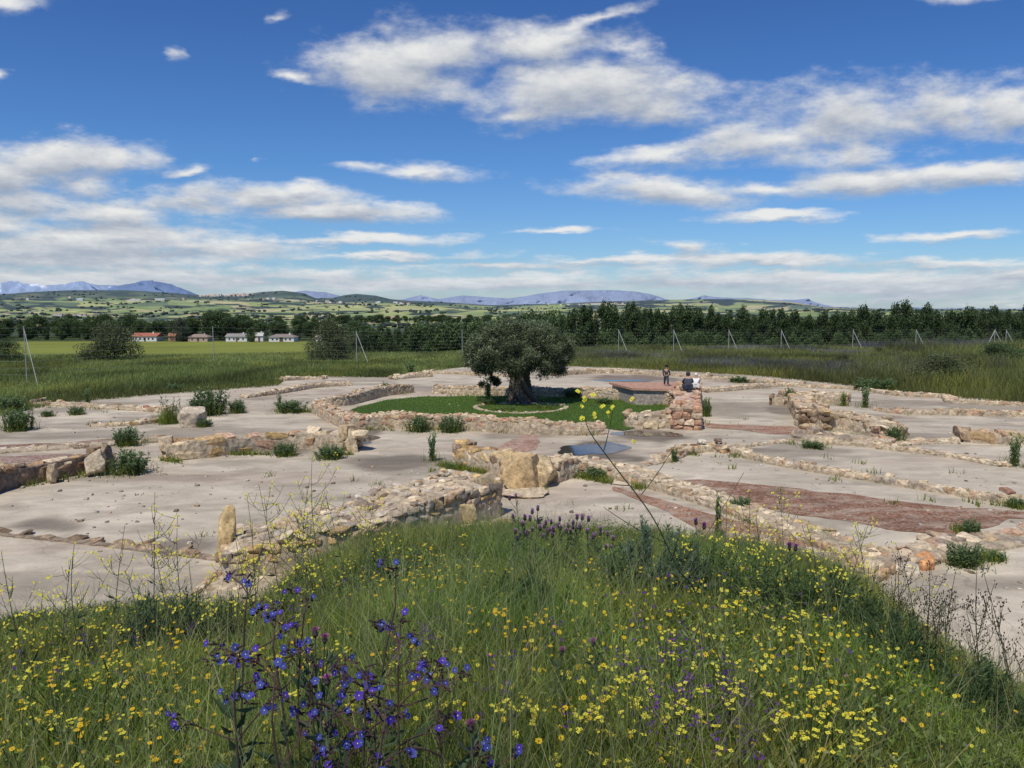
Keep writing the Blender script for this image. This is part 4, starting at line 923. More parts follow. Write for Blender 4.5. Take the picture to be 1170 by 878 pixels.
for a in [(0,239,474,50,32,'biggest dark green leafy bush left of the lawn'),(1,272,472,24,16,'small weed just right of the biggest leafy bush'),
 (1,333,471,46,14,'low leafy weeds in front of the left end of the lawn wall'),(0,147,541,56,28,'dark leafy clump growing at the end of the brown left wall'),
 (0,146,509,40,22,'leafy clump on the pale footing above the brown left wall'),(1,20,492,46,26,'dark weed patch at the left edge of the courtyard'),(1,12,470,40,18,'weed patch at the left edge near the meadow'),
 (3,193,484,30,34,'pale grass tuft beside the large angular boulder'),(1,233,488,22,10,'small weed at the foot of the large angular boulder'),(1,88,474,24,10,'little weed among the scattered far left rubble'),
 (1,55,476,20,7,'flat weed left of the scattered rubble'),(0,478,493,36,19,'left one of two bushy weeds against the lawn wall'),(0,515,494,34,20,'right one of two bushy weeds against the lawn wall'),
 (2,494,527,16,30,'lone upright thistle like weed on the middle floor'),(3,520,537,44,10,'grass at the foot of the ochre wall stub'),(1,326,521,36,16,'weed at the foot of the tan block wall'),(1,376,524,44,16,'weed beside the pale leaning end stone'),
 (0,806,476,16,22,'dark weed against the right side of the pinkish wall'),(0,1102,646,56,26,'leafy clump at the cobbled rim in the lower right'),(1,1108,612,30,20,'weed behind the lower right leafy clump'),(1,848,583,34,16,'weed on the footing beside the red gravel'),
 (0,1023,506,28,20,'dark bush at the end of the jagged right wall'),(2,1158,533,20,32,'upright weed at the right end of the pale kerb'),(2,988,466,14,22,'thin upright weed in the far right room'),(1,902,462,14,20,'weed beside the small dark footing block'),
 (2,963,464,12,14,'little weed on the crosswise stub'),(1,560,463,26,9,'leafy plants left of the olive trunk'),(3,620,467,40,6,'low plants right of the olive trunk'),(3,577,469,40,6,'low plants in front of the olive trunk'),(2,558,462,14,28,'tall sprout beside the left side of the olive trunk'),
 (1,700,455,24,12,'weed on the rear lawn wall left of the platform'),(1,730,459,22,12,'weed on the rear lawn wall under the platform'),(1,655,455,26,12,'weed on the rear lawn wall behind the olive'),
 (1,440,452,12,16,'dark weed at the rear left lawn wall'),(0,998,446,56,14,'grey green bush at the far right meadow edge'),(1,845,437,30,7,'low weed clump at the far edge of the courtyard'),(1,198,448,26,10,'grey leaved plant at the left meadow edge'),
 (2,470,430,16,14,'upright plant at the meadow edge left of the olive'),(1,1160,580,26,12,'weeds at the right end of the long cobble kerb'),(3,270,470,16,12,'grass tuft among the weeds by the biggest bush'),(1,690,462,26,8,'weed on the lawn edge'),
 (0,1135,640,30,12,'low weeds right of the lower right clump'),(2,820,615,14,46,'tall upright weed in front of the red gravel'),(1,505,556,36,10,'weed behind the foreground wall'),(1,680,546,40,12,'weed in the corner of the descending wall'),(2,100,462,10,16,'thin weed on the far left rubble'),(2,320,470,8,18,'thin stalk among the low leafy weeds'),(1,640,494,14,8,'little weed at the foot of the lawn wall'),(2,770,528,14,14,'tiny weed left of the humped footing'),(0,930,512,36,8,'green patch on the flat slabby footing')]:
    z = 0.0
    tuft(a[0], a[1], a[2], a[3], a[4], a[5], z)
# ------------------------------------------------------------------ fence
def fence():
    root = empty('wire_fence', (0,0,0)); tag(root, 'galvanised wire fence with tall braced posts around the meadow', 'fence')
    posts = [(-190,48,0),(27,44,1),(243,66,0),(407,66,1),(528,76,0),(707,88,1),(770,88,1),(833,94,1),(893,96,1),(975,102,1),(1047,106,1),(1137,108,2),(1150,110,1),(1290,112,0)]
    tops = []; prev = None
    for (px, d, br) in posts:
        tp_ = {27:373,243:373,407:378,528:377}.get(px, 376.5); x, y, zt = P(px, tp_, d); zg = float(ground_z(x,y)); r = .030*(d/60)**.7
        m = MB(); m.tube([(x,y,zg-.3),(x,y,zt)], [r,r], 6, (.36,.37,.35)); m.obj('post', METAL, root)
        for sd in ([1] if br == 1 else [1,-1] if br == 2 else []):
            b = MB(); xe, ye, _ = P(px+sd*(11 if px > 600 else 14), 400, d-1.0); b.tube([(x,y,zt-.15),(xe,ye,float(ground_z(xe,ye)))], [r*.8]*2, 5, (.44,.44,.42)); b.obj('brace', METAL, root)
        if prev is not None:
            wm = MB(); (xa,ya,za,ga) = prev
            for q in np.linspace(.06,1,9): wm.tube([(xa,ya,ga+(za-ga)*q*.97),(x,y,zg+(zt-zg)*q*.97)], [.0035]*2, 3, (.35,.36,.35), False)
            wm.obj('wire', METAL, root)
        prev = (x,y,zt,zg)
fence()
# ------------------------------------------------------------------ houses
def house(name, label, px0, px1, pyb, hpx, d, roofc, wallc, hip=False, group='country houses behind the bright field', porch=False, nwin=4):
    xc, _, _ = P((px0+px1)/2, pyb, d); s = d/F; W_ = (px1-px0)*s; h = hpx*s; zg = float(ground_z(xc, d)); dp = W_*.6; wh = h*.62
    root = empty(name, (xc,d,zg)); tag(root, label, 'house', group)
    m = MB(); m.box((0,dp/2,wh/2), (W_*.92,dp,wh), 0, wallc); m.obj('wall', PAINTED, root)
    rm = MB(); e = W_*.5; y0_, y1_ = -.5, dp+.5; rx = e*.55 if hip else e
    rm.add([(-e,y0_,wh-.05),(e,y0_,wh-.05),(e,y1_,wh-.05),(-e,y1_,wh-.05),(-rx,dp/2,h),(rx,dp/2,h)], [[0,4,3],[1,2,5]], [[0,1,5,4],[2,3,4,5],[3,2,1,0]], roofc)
    ro = rm.obj('roof', M_TILE, root)
    ch = MB(); ch.box((e*.5,dp*.4,h*.98), (.7,.7,1.3), 0, wallc); ch.obj('chimney', PAINTED, ro)
    for k in range(nwin):
        wx = -W_*.40+W_*.80*(k+.5)/nwin
        if porch and k == nwin//2:
            dm = MB(); dm.box((wx,-.012,wh*.45), (W_*.14,.03,wh*.86), 0, (.07,.06,.055)); dm.obj('porch', PAINTED, root); continue  # flat dark panel, the shade inside the porch put into its colour
        wm = MB(); wm.box((wx,-.015,wh*.5), (W_*.07,.04,wh*.40), 0, (.05,.055,.06)); wm.obj('window', PAINTED, root)
    dm = MB(); dm.box((W_*.02,-.01,wh*.36), (1.0,.05,wh*.7), 0, (.16,.10,.07)); dm.obj('door', PAINTED, root)
M_TILE = M_vc('roof_tiles', .85, 0, .2, .8, .2)
WH = (.74,.73,.70)
house('house','long white house with a red tiled roof, leftmost of the row',150,180,389.5,9.5,404,(.38,.14,.09),WH,nwin=5)
house('house','small terracotta hut right of the red roofed house',192,201,389.5,9,408,(.42,.20,.12),(.42,.24,.16),nwin=2)
house('house','house with a greyish brown hipped roof and pinkish walls',214,238,390,8.5,400,(.30,.23,.19),(.50,.37,.30),True,nwin=3)
house('house','white house with a grey roof left of the round green tree',257,283,390.5,9,402,(.28,.26,.24),WH,nwin=4)
house('house','narrow white gabled house right of the round green tree',291,301,390,10,404,(.5,.48,.45),WH,nwin=1)
house('house','white house with a dark roof and shaded porch, widest on the right',306,337,390.5,8.5,400,(.25,.21,.18),WH,True,porch=True,nwin=5)
house('house','small white house half hidden behind the tall brownish bush',360,369,390,7,406,(.3,.25,.2),WH,nwin=2)
def tiny(px, py, w, h, d, roofc, wallc, label, group):
    x, y, z = P(px, py, d); zg = min(z, float(ground_z(x,y))+1.0); s = d/F; W_ = w*s; H_ = h*s; m = MB()
    m.box((0,0,H_*.3-1), (W_,W_*.6,H_*.6+2), 0, wallc); e = W_*.53; f = W_*.34
    m.add([(-e,-f,H_*.59),(e,-f,H_*.59),(e,f,H_*.59),(-e,f,H_*.59),(-e,0,H_),(e,0,H_)], [[0,4,3],[1,2,5]], [[0,1,5,4],[2,3,4,5]], roofc)
    o = m.obj('far_house', PAINTED); o.location = (x,d,zg); tag(o, label, 'house', group)
gt = 'far village houses on the dark ridge'
for k in range(62):
    px = 228+62*random.random()**.9; tiny(px, 338.2+random.uniform(-1.2,1.6)-(.5 if 240<px<270 else 0), random.uniform(1.6,3.2), random.uniform(1.2,2.2), random.uniform(2560,2680), random.choice([(.40,.26,.18),(.5,.4,.3),(.55,.5,.45)]), random.choice([(.7,.67,.6),(.62,.52,.42),(.72,.7,.68)]), 'tiny pale house of the far village on the ridge, left third of the view', gt)
for k in range(46):
    px = 430+45*random.random() if k < 8 else random.uniform(20,400); py = random.uniform(340,352)
    tiny(px, py, random.uniform(1.8,4), random.uniform(1.2,2.0), np.interp(py,[340,347,352],[2250,2000,1700]), random.choice([(.5,.4,.32),(.42,.24,.16),(.6,.57,.52)]), random.choice([(.7,.67,.6),(.74,.73,.7),(.6,.52,.42)]), 'tiny farmhouse scattered on the green hills to the left', 'far farmhouses on the left hills')
for (px, py, w, lab) in [(155,344.5,12,'long white shed on the left hills, middle of three'),(183,343.5,11,'long white shed on the left hills, rightmost of three'),(92,343,7,'long white shed on the left hills, leftmost of three')]:
    tiny(px, py, w, 2.0, 2050, (.66,.66,.66), (.75,.75,.74), lab, None)
for k in range(12):
    px = 432+26*random.random(); tiny(px, 363+random.uniform(-3,3), random.uniform(2.5,5), random.uniform(2,3), 950+random.uniform(0,80), (.42,.28,.2), (.62,.55,.46), 'pinkish house of the hamlet above the river trees', 'hamlet houses above the river trees')
for k in range(9):
    tiny(random.uniform(60,118), 358+random.uniform(-1,1.5), random.uniform(4,8), 2.2, 1150+random.uniform(0,60), (.36,.27,.22), (.6,.57,.52), 'low pale farm building above the left wood', 'farm buildings above the left wood')
for k in range(34):
    x = random.gauss(680,18); tiny(x, 347.0+random.uniform(-.6,.6), random.uniform(1.6,3), 1.4, 2500, (.5,.4,.34), (.72,.68,.64), 'tiny pinkish house of the far town under the big mountain', 'far town under the big mountain')
# ------------------------------------------------------------------ people
def skin(name, parent, joints, edges, col, mat, lvl=2):
    me = bpy.data.meshes.new(name); me.from_pydata([j[:3] for j in joints], edges, [])
    a = me.color_attributes.new('Col','FLOAT_COLOR','POINT')
    for d in a.data: d.color = tuple(col)+(1,)
    o = link(bpy.data.objects.new(name, me), parent); sk = o.modifiers.new('s','SKIN'); 
    for v, j in zip(me.skin_vertices[0].data, joints): v.radius = (j[3], j[3] if len(j) < 5 else j[4])
    me.skin_vertices[0].data[0].use_root = True
    su = o.modifiers.new('u','SUBSURF'); su.levels = lvl; su.render_levels = lvl
    m, t = mat_new(name+'_cloth'); pos = t.new('ShaderNodeTexCoord').outputs['Object']
    c = t.mix(t.noise(pos, 14, 4, .6), tuple(v*.8 for v in col), tuple(min(1,v*1.2) for v in col))
    finish(t, t.new('ShaderNodeBsdfPrincipled', {'Base Color':c, 'Roughness':.8, 'Specular IOR Level':.25}).outputs[0])
    me.materials.append(m); return o
SK = (.45,.28,.20)
def hairball(parent, c, r, col, sx=1, sy=1, sz=1):
    V, Q = cube_grid(6); V = V/np.linalg.norm(V,axis=1)[:,None]; V = V*(1+.10*(fbm(V[:,0]*4+9,V[:,1]*4+V[:,2]*3,3,5)-.5)[:,None]*2)*r*np.array([sx,sy,sz])+np.array(c)
    m = MB(); m.add(V, None, Q, col); return m.obj('hair', CLOTH, parent, True)
def walking_child():
    x, y, z = P(761,441,35.9); o = empty('person', (x,y,.80), R(-25), 1.0); k = 24.5*y/F/1.0; o.scale = (k,k,k)
    tag(o, 'small child in dark clothes walking on the reddish brick slab', 'person')
    J = [(0,0,.47,.085,.07),(0,0,.60,.08,.06),(0,0,.74,.085,.06),(0,0,.80,.035),(0,.0,.84,.05),(0,-.005,.90,.072,.08),(0,0,.965,.05),
         (.11,0,.745,.035),(.16,.03,.60,.028),(.15,-.05,.49,.022),(.15,-.07,.44,.022),(-.11,0,.745,.035),(-.15,-.04,.60,.028),(-.14,.04,.49,.022),(-.14,.06,.44,.022),
         (.055,0,.44,.055),(.10,-.08,.25,.042),(.12,-.10,.05,.03),(.12,-.15,.025,.026),(-.055,0,.44,.055),(-.08,.06,.25,.042),(-.11,.13,.06,.03),(-.11,.09,.02,.026)]
    E = [(0,1),(1,2),(2,3),(3,4),(4,5),(5,6),(2,7),(7,8),(8,9),(9,10),(2,11),(11,12),(12,13),(13,14),(0,15),(15,16),(16,17),(17,18),(0,19),(19,20),(20,21),(21,22)]
    skin('body', o, J, E, SK, SKIN)
    f = lambda j, g: tuple(j[:3])+tuple(r*g for r in j[3:])
    skin('jacket', o, [f(J[0],1.12),f(J[1],1.12),f(J[2],1.12),f(J[7],1.3),f(J[8],1.35),f(J[9],1.35),f(J[11],1.3),f(J[12],1.35),f(J[13],1.35)], [(0,1),(1,2),(2,3),(3,4),(4,5),(2,6),(6,7),(7,8)], (.045,.045,.055), CLOTH)
    skin('trousers', o, [f(J[0],1.1),f(J[15],1.2),f(J[16],1.25),f(J[17],1.4),f(J[19],1.2),f(J[20],1.25),f(J[21],1.4)], [(0,1),(1,2),(2,3),(0,4),(4,5),(5,6)], (.05,.055,.07), CLOTH)
    hairball(o, (0,.015,.925), .088, (.02,.016,.014), .95, 1, .95)
walking_child()
def crouch(label, px, py, d, zb, hpx, yaw, top, bot, hair, haircol, fat=1.0):
    x, y, z = P(px, py, d); k = hpx*y/F/.80; o = empty('person', (x,y,zb), yaw); o.scale = (k,)*3; tag(o, label, 'person')
    # squatting on the heels, seen from behind; unit height about 0.80
    J = [(0,0,.20,.13,.11),(0,-.04,.36,.12*fat,.10),(0,-.10,.52,.12*fat,.085),(0,-.14,.59,.045),(0,-.17,.64,.06),(0,-.19,.70,.085,.09),(0,-.19,.77,.06),
         (.14,-.10,.52,.045),(.20,-.22,.40,.036),(.12,-.36,.34,.028),(.08,-.42,.33,.026),(-.14,-.10,.52,.045),(-.20,-.22,.40,.036),(-.12,-.36,.34,.028),(-.08,-.42,.33,.026),
         (.10,-.06,.20,.08),(.16,-.32,.30,.06),(.12,-.16,.06,.042),(.12,-.26,.03,.035),(-.10,-.06,.20,.08),(-.16,-.32,.30,.06),(-.12,-.16,.06,.042),(-.12,-.26,.03,.035)]
    E = [(0,1),(1,2),(2,3),(3,4),(4,5),(5,6),(2,7),(7,8),(8,9),(9,10),(2,11),(11,12),(12,13),(13,14),(0,15),(15,16),(16,17),(17,18),(0,19),(19,20),(20,21),(21,22)]
    skin('body', o, J, E, SK, SKIN); f = lambda j, g: tuple(j[:3])+tuple(r*g for r in j[3:])
    skin('jacket', o, [f(J[0],1.05),f(J[1],1.15),f(J[2],1.15),f(J[7],1.3),f(J[8],1.35),f(J[9],1.35),f(J[11],1.3),f(J[12],1.35),f(J[13],1.35)], [(0,1),(1,2),(2,3),(3,4),(4,5),(2,6),(6,7),(7,8)], top, CLOTH)
    skin('trousers', o, [f(J[0],1.06),f(J[15],1.15),f(J[16],1.2),f(J[17],1.3),f(J[19],1.15),f(J[20],1.2),f(J[21],1.3)], [(0,1),(1,2),(2,3),(0,4),(4,5),(5,6)], bot, CLOTH)
    hairball(o, (0,-.175,.725), .098, haircol, .95, 1.02, 1.0)
crouch('crouching person in dark blue grey clothes seen from behind on the pinkish wall', 786.5, 446, 32.6, .86, 23, R(175), (.05,.06,.08), (.035,.045,.07), True, (.05,.05,.055), 1.1)
crouch('person dressed in white crouching behind the dark figure', 795, 437, 33.6, .86, 19, R(165), (.78,.77,.74), (.74,.73,.70), True, (.72,.68,.60))
# ------------------------------------------------------------------ flowers
YEL = (.88,.60,.02); LEM = (.86,.78,.08); BLU = (.07,.09,.38); PUR = (.13,.035,.32); PNK = (.48,.17,.36); DK = (.055,.03,.04)
def basis(d):
    d = np.array(d, float); d /= np.linalg.norm(d); r = np.array([0,0,1.0]) if abs(d[2]) < .9 else np.array([1.0,0,0])
    a = np.cross(d, r); a /= np.linalg.norm(a); return a, np.cross(d, a), d
def flower(mb, c, d, r, n, col, cup=.25, wid=.8, eye=None, eyer=.25):
    a, b, d = basis(d); V=[]; Q=[]; 
    for k in range(n):
        t0 = 2*math.pi*k/n; w_ = math.pi/n*wid
        for (rr_, tt, up_) in ((.12,t0,0),(.7,t0-w_,cup*.6),(1,t0,cup),(.7,t0+w_,cup*.6)): V.append(np.array(c)+r*rr_*(math.cos(tt)*a+math.sin(tt)*b)+d*r*up_)
        Q.append([4*k,4*k+1,4*k+2,4*k+3])
    K = np.tile(np.array(col), (len(V),1))*np.random.default_rng(n).uniform(.85,1.12,(len(V),1)); mb.add(V, None, Q, np.clip(K,0,1))
    if eye is not None:
        V=[np.array(c)+d*r*(eyer*.9)]+[np.array(c)+r*eyer*(math.cos(2*math.pi*k/6)*a+math.sin(2*math.pi*k/6)*b)+d*r*.1 for k in range(6)]
        mb.add(V, [[0,1+k,1+(k+1)%6] for k in range(6)], None, eye)
def daisy_mesh(seed):
    rg = random.Random(seed); m = MB()
    for s_ in range(rg.choice([1,2,2,3])):
        a = rg.uniform(0,6.28); h = rg.uniform(.85,1.0); b = rg.uniform(.02,.22)
        tip = np.array([math.cos(a)*b, math.sin(a)*b, h]); m.tube([(0,0,0),(tip[0]*.3,tip[1]*.3,h*.55),tip], [.0035,.003,.002], 3, (.07,.11,.03), False)
        d = (math.cos(a)*.5+rg.gauss(0,.3), -.45+rg.gauss(0,.3), .8); flower(m, tip, d, rg.uniform(.010,.0155), 9, YEL if seed%3 else (.82,.60,.03), .2, .95, (.72,.36,.02), .38)
    return m.mesh('yellow_daisy', PETAL)
def mustard_small(seed):
    rg = random.Random(seed); m = MB(); 
    for s_ in range(2):
        a = rg.uniform(0,6.28); b = rg.uniform(.02,.15); tip = np.array([math.cos(a)*b, math.sin(a)*b, rg.uniform(.85,1)])
        m.tube([(0,0,0),(tip[0]*.3,tip[1]*.3,.55),tip], [.004,.003,.002], 3, (.08,.12,.04), False)
        for k in range(5):
            c = tip+np.array([rg.gauss(0,.014),rg.gauss(0,.014),rg.uniform(-.035,.01)]); flower(m, c, (rg.gauss(0,.6),-.4+rg.gauss(0,.5),.7), .0105, 4, LEM, .1, 1.1)
    return m.mesh('yellow_cress', PETAL)
def bugloss(seed):
    rg = random.Random(seed); m = MB(); m.tube([(0,0,0),(.02,.01,.5),(rg.gauss(0,.05),rg.gauss(0,.05),1)], [.005,.004,.002], 4, (.08,.09,.05), False)
    for k in range(12):
        z = rg.uniform(.72,1.0); a = rg.uniform(0,6.28); d = np.array([math.cos(a), math.sin(a), .4]); c = np.array([.01,0,z])+d*.016
        flower(m, c, d, rg.uniform(.008,.012), 5, PUR if rg.random()<.7 else (.22,.05,.36), .6, 1.0)
    return m.mesh('purple_bugloss', PETAL)
def hump(x, y):
    z, q = bank_z(np.array([x]), np.array([y])); return float(z[0]), float(q[0])
prot = {'yellow_daisy':[daisy_mesh(i) for i in range(8)], 'yellow_cress':[mustard_small(i) for i in range(6)], 'purple_bugloss':[bugloss(i) for i in range(6)]}
info = {'yellow_daisy':('small golden daisy like flower on a thin stalk in the bank grass','flower','golden daisies in the bank grass'),
        'yellow_cress':('pale lemon yellow cress flower in the bank grass','flower','lemon yellow cress flowers in the bank grass'),
        'purple_bugloss':('short violet flower spike standing in the bank grass','flower','violet flower spikes in the bank grass')}
def one(kind, x, y, h, sc_=1.0):
    z, q = hump(x, y)
    if q > .97: return
    o = link(bpy.data.objects.new(kind, random.choice(prot[kind]))); o.location = (x,y,z-.01); o.rotation_euler = (random.gauss(0,.10), random.gauss(0,.10), random.gauss(0,.6)); o.scale = (sc_,sc_,h)
    l, c, g_ = info[kind]; tag(o, l, c, g_)
DS = np.linspace(1.3, 14, 400)
def at_bank(px, py):                       # first point of the bank along the ray, plants' height added
    x, y, z = P(px, py, DS); k = np.nonzero(z < bank_z(x, y)[0]+.33)[0]
    return (float(x[k[0]]), float(y[k[0]])) if len(k) else None
cnt = {'yellow_daisy':0,'yellow_cress':0,'purple_bugloss':0}
def field(kind, n, boxes):
    for _ in range(n*3):
        if cnt[kind] >= n: break
        (a, b, c, d, wt) = random.choices(boxes, [q[4] for q in boxes])[0]
        px = random.gauss((a+b)/2, (b-a)/3.2); py = random.gauss((c+d)/2, (d-c)/3.2); p = at_bank(px, min(py,905))
        if p is None or p[1] < 1.2: continue
        hh = random.uniform(.30,.50)
        one(kind, p[0], p[1], hh, random.uniform(.8,1.25)); cnt[kind] += 1
field('yellow_daisy', 300, [(0,260,740,870,6),(100,420,690,800,3),(420,560,640,680,3),(560,700,690,760,1.6),(820,1100,760,870,1.4),(300,1000,680,860,2)])
field('yellow_cress', 190, [(680,820,760,870,2),(250,420,690,830,2),(860,1000,800,870,2),(0,300,700,860,3),(400,560,630,700,1),(820,1000,640,760,2),(100,1100,680,870,3)])
field('purple_bugloss', 110, [(530,620,720,870,3),(700,800,720,860,3),(790,860,780,860,3),(430,530,660,760,2),(60,260,700,780,1),(300,420,660,720,1)])
def more():                                # smaller ones nobody could count
    mb = MB(); 
    for _ in range(2300):
        px = random.uniform(-30,1200); py = random.triangular(600,880,660); p = at_bank(px, py)
        if p is None: continue
        k = random.random(); z, q = hump(*p)
        if q > .96 or fbm(np.array([p[0]*.7]), np.array([p[1]*.7]), 3, 88)[0] < .40: continue
        c = np.array([p[0], p[1], z+random.uniform(.24,.44)*(.5+.5*min(1,(1-q)*6))]); d = (random.gauss(0,.6), -.5+random.gauss(0,.4), .8)
        if k < .8: flower(mb, c, d, random.uniform(.008,.015), 7, YEL if k < .45 else LEM, .2, 1)
        else: flower(mb, c, d, .010, 5, PUR, .5, 1)
    tag(mb.obj('tiny_wildflowers', PETAL), 'countless tiny yellow and violet flowers dotted through the bank grass', 'wildflowers', None, 'stuff')
more()
# tall blue alkanet
def curve(p0, p1, sag, n=8):
    p0, p1 = np.array(p0,float), np.array(p1,float); q = np.linspace(0,1,n)[:,None]; return p0+(p1-p0)*q+np.array(sag)*(4*q*(1-q))
def blue_alkanet(i, px, py, d, tips, label):
    x, y, zt = P(px, py, d); zg, _ = hump(x, y); h = zt-zg; root = empty('blue_alkanet', (x,y,zg)); tag(root, label, 'wildflower', 'tall blue alkanet plants')
    rg = random.Random(i); st = MB(); main = curve((0,0,0), (rg.uniform(-.06,.06),rg.uniform(-.05,.05),h), (rg.uniform(-.05,.05),0,0)); st.tube(main, np.linspace(.0055,.0028,8), 6, np.linspace((.12,.16,.06),(.08,.045,.04),8), False)
    lf = MB(); n = 26; RNGl = np.random.default_rng(i)
    zz = RNGl.uniform(.02,.75,n)*h; V,Q,K = leaves(np.column_stack([0*zz,0*zz,zz]), .17*(1-.6*zz/h)*RNGl.uniform(.7,1.2,n), .026*np.ones(n), np.column_stack([RNGl.normal(size=(n,2)),RNGl.uniform(.1,1.2,n)]), pick([(.09,.13,.06),(.07,.11,.05)],n,.2), .5); lf.add(V,None,Q,K)
    ends = []
    for k in range(tips):
        a = rg.uniform(0,6.28) if k else 1.6; q = rg.uniform(.6,1) if k else 1; b = main[int(q*7)]; L = rg.uniform(.10,.24)*(1 if k else .3)
        e = b+np.array([math.cos(a)*L, math.sin(a)*L, rg.uniform(.02,.14)]); c = curve(b, e, (0,0,rg.uniform(-.02,.03)), 6); st.tube(c, np.linspace(.0027,.0015,6), 5, (.09,.05,.045), False); ends.append((c, e))
        e2 = c[3]+np.array([math.cos(a+1)*.07, math.sin(a+1)*.07, .04]); c2 = curve(c[3], e2, (0,0,.01), 4); st.tube(c2, [.0025]*4, 4, (.07,.03,.035), False); ends.append((c2, e2))
    st.obj('stem', STEM, root); lf.obj('foliage', LEAF, root)
    for (c, e) in ends:
        bd = MB()
        for _ in range(9):
            p = e+np.array([rg.gauss(0,.011),rg.gauss(0,.011),rg.gauss(0,.010)]); dd = np.array([rg.gauss(0,1),rg.gauss(0,1),rg.gauss(.3,.6)])*.007; bd.tube([p,p+dd*.6,p+dd*1.5], [.0022,.0034,.0012], 4, random.choice([DK,(.10,.05,.09),(.08,.05,.035)]), False)
        cb = bd.obj('flower_cluster', PETAL, root); 
        for _ in range(rg.choice([1,2,2,3])):
            p = e+np.array([rg.gauss(0,.014),rg.gauss(-.006,.012),rg.gauss(.006,.011)]); fm = MB(); flower(fm, p, (rg.gauss(0,.5),-1+rg.gauss(0,.3),.5+rg.gauss(0,.4)), rg.uniform(.0095,.0135), 5, (BLU if rg.random()<.75 else (.10,.05,.45)), .15, 1.15, (.7,.7,.8), .14); fm.obj('flower', PETAL, cb)
for i, (px, py, d, n, lab) in enumerate([(262,702,2.35,5,'alkanet with bright blue flowers on dark stems, leftmost tall one'),(325,745,2.1,4,'blue alkanet arching right of the leftmost tall one'),(430,700,2.4,5,'tallest blue alkanet in the middle of the cluster'),(468,762,2.0,6,'blue alkanet with crowded purple buds in the cluster centre'),
    (372,765,2.2,4,'blue alkanet between the leftmost and the middle ones'),(300,830,1.75,5,'blue alkanet close to the bottom edge of the picture, left one'),(400,800,1.9,5,'blue alkanet standing lower before the pink thistles'),(510,815,1.9,4,'blue alkanet at the right end of the cluster'),(450,850,1.7,4,'blue alkanet at the bottom edge right of the middle'),(350,700,2.6,3,'slim blue alkanet behind the others'),(265,800,2.0,4,'low blue alkanet near the lower left')]):
    blue_alkanet(i, px, py, d, n, lab)
# pink thistles
def thistle(i, px, py, d, label, col=PNK, heads=2, name='pink_thistle', r=.012, grp=None):
    x, y, zt = P(px, py, d); zg, _ = hump(x, y); zg = max(zg, 0); h = max(zt-zg,.2); rg = random.Random(i+50); root = empty(name, (x,y,zg)); tag(root, label, 'thistle' if 'thistle' in name else 'wildflower', grp)
    st = MB(); lf = MB(); top = np.array([0,0,h]); st.tube(curve((0,0,0), top, (rg.uniform(-.04,.04),0,0)), np.linspace(.005,.0028,8), 5, (.09,.12,.06), False)
    n = 34; zz = np.array([rg.uniform(.05,.92) for _ in range(n)])*h; V,Q,K = leaves(np.column_stack([0*zz,0*zz,zz]), np.full(n,.075), np.full(n,.012), np.array([[rg.gauss(0,1),rg.gauss(0,1),rg.uniform(.3,1.5)] for _ in range(n)]), pick([(.07,.11,.05),(.10,.13,.08)],n,.2)); lf.add(V,None,Q,K)
    st.obj('stem', STEM, root)
    lf.obj('foliage', LEAF, root)
    for k in range(heads):
        b = np.array([0,0,h*rg.uniform(.7,.9)]); e = top if k == 0 else b+np.array([rg.gauss(0,.05),rg.gauss(0,.05),rg.uniform(.05,.12)])
        if k: s2 = MB(); s2.tube([b,(b+e)/2,e],[.003,.0025,.002],4,(.09,.12,.06),False); s2.obj('stem', STEM, root)
        hm = MB(); hm.tube([e,e+np.array([0,0,r*.6]),e+np.array([0,0,r*1.5])], [r*.35,r*.75,r*.55], 7, (.10,.08,.08)); 
        for _ in range(34):
            a = rg.uniform(0,6.28); q = rg.uniform(.1,1); d0 = np.array([math.cos(a)*q, math.sin(a)*q, 1.2-q*.5]); p0 = e+np.array([0,0,r*1.1]); p1 = p0+d0*r*1.3; sd = np.array([-math.sin(a),math.cos(a),0])*r*.14
            hm.add([p0-sd,p0+sd,p1+sd,p1-sd], None, [[0,1,2,3]], np.array(col)*rg.uniform(.7,1.2))
        hm.obj('flower_head', PETAL, root)
for i, (px, py, d, lab) in enumerate([(360,728,2.3,'pink thistle above the blue alkanets, left of a pair'),(371,735,2.4,'pink thistle right beside the first one'),(374,783,2.1,'pink thistle lower down among blue alkanets'),(538,836,1.9,'pink thistle at the right end of the blue cluster'),(678,738,3.0,'mauve thistle alone in the centre of the bank'),(642,748,3.0,'small mauve thistle left of the lone central one')]):
    thistle(i, px, py, d, lab, heads=1, r=.013)
gp = 'purple flowered stalks on the crest of the bank'
for i, (px, py) in enumerate([(592,566),(600,590),(606,604),(622,596),(640,592),(650,602),(662,590),(668,606),(630,610),(590,606),(612,580),(680,610),(700,614)]):
    thistle(20+i, px+random.uniform(-3,3), py+4, 7.0+random.uniform(-.6,.6), 'leafy stalk topped with purple flower heads on the crest of the bank', (.58,.34,.55), random.choice([3,4,5]), 'purple_knapweed', .021, gp)
thistle(60, 902, 628, 6.6, 'single purple thistle in front of the red gravel, right of the crest', (.30,.08,.32), 2, 'purple_thistle', .025)
thistle(61, 795, 600, 7.0, 'purple thistle on the crest beside the glaucous shrub', (.30,.12,.34), 2, 'purple_thistle', .026)
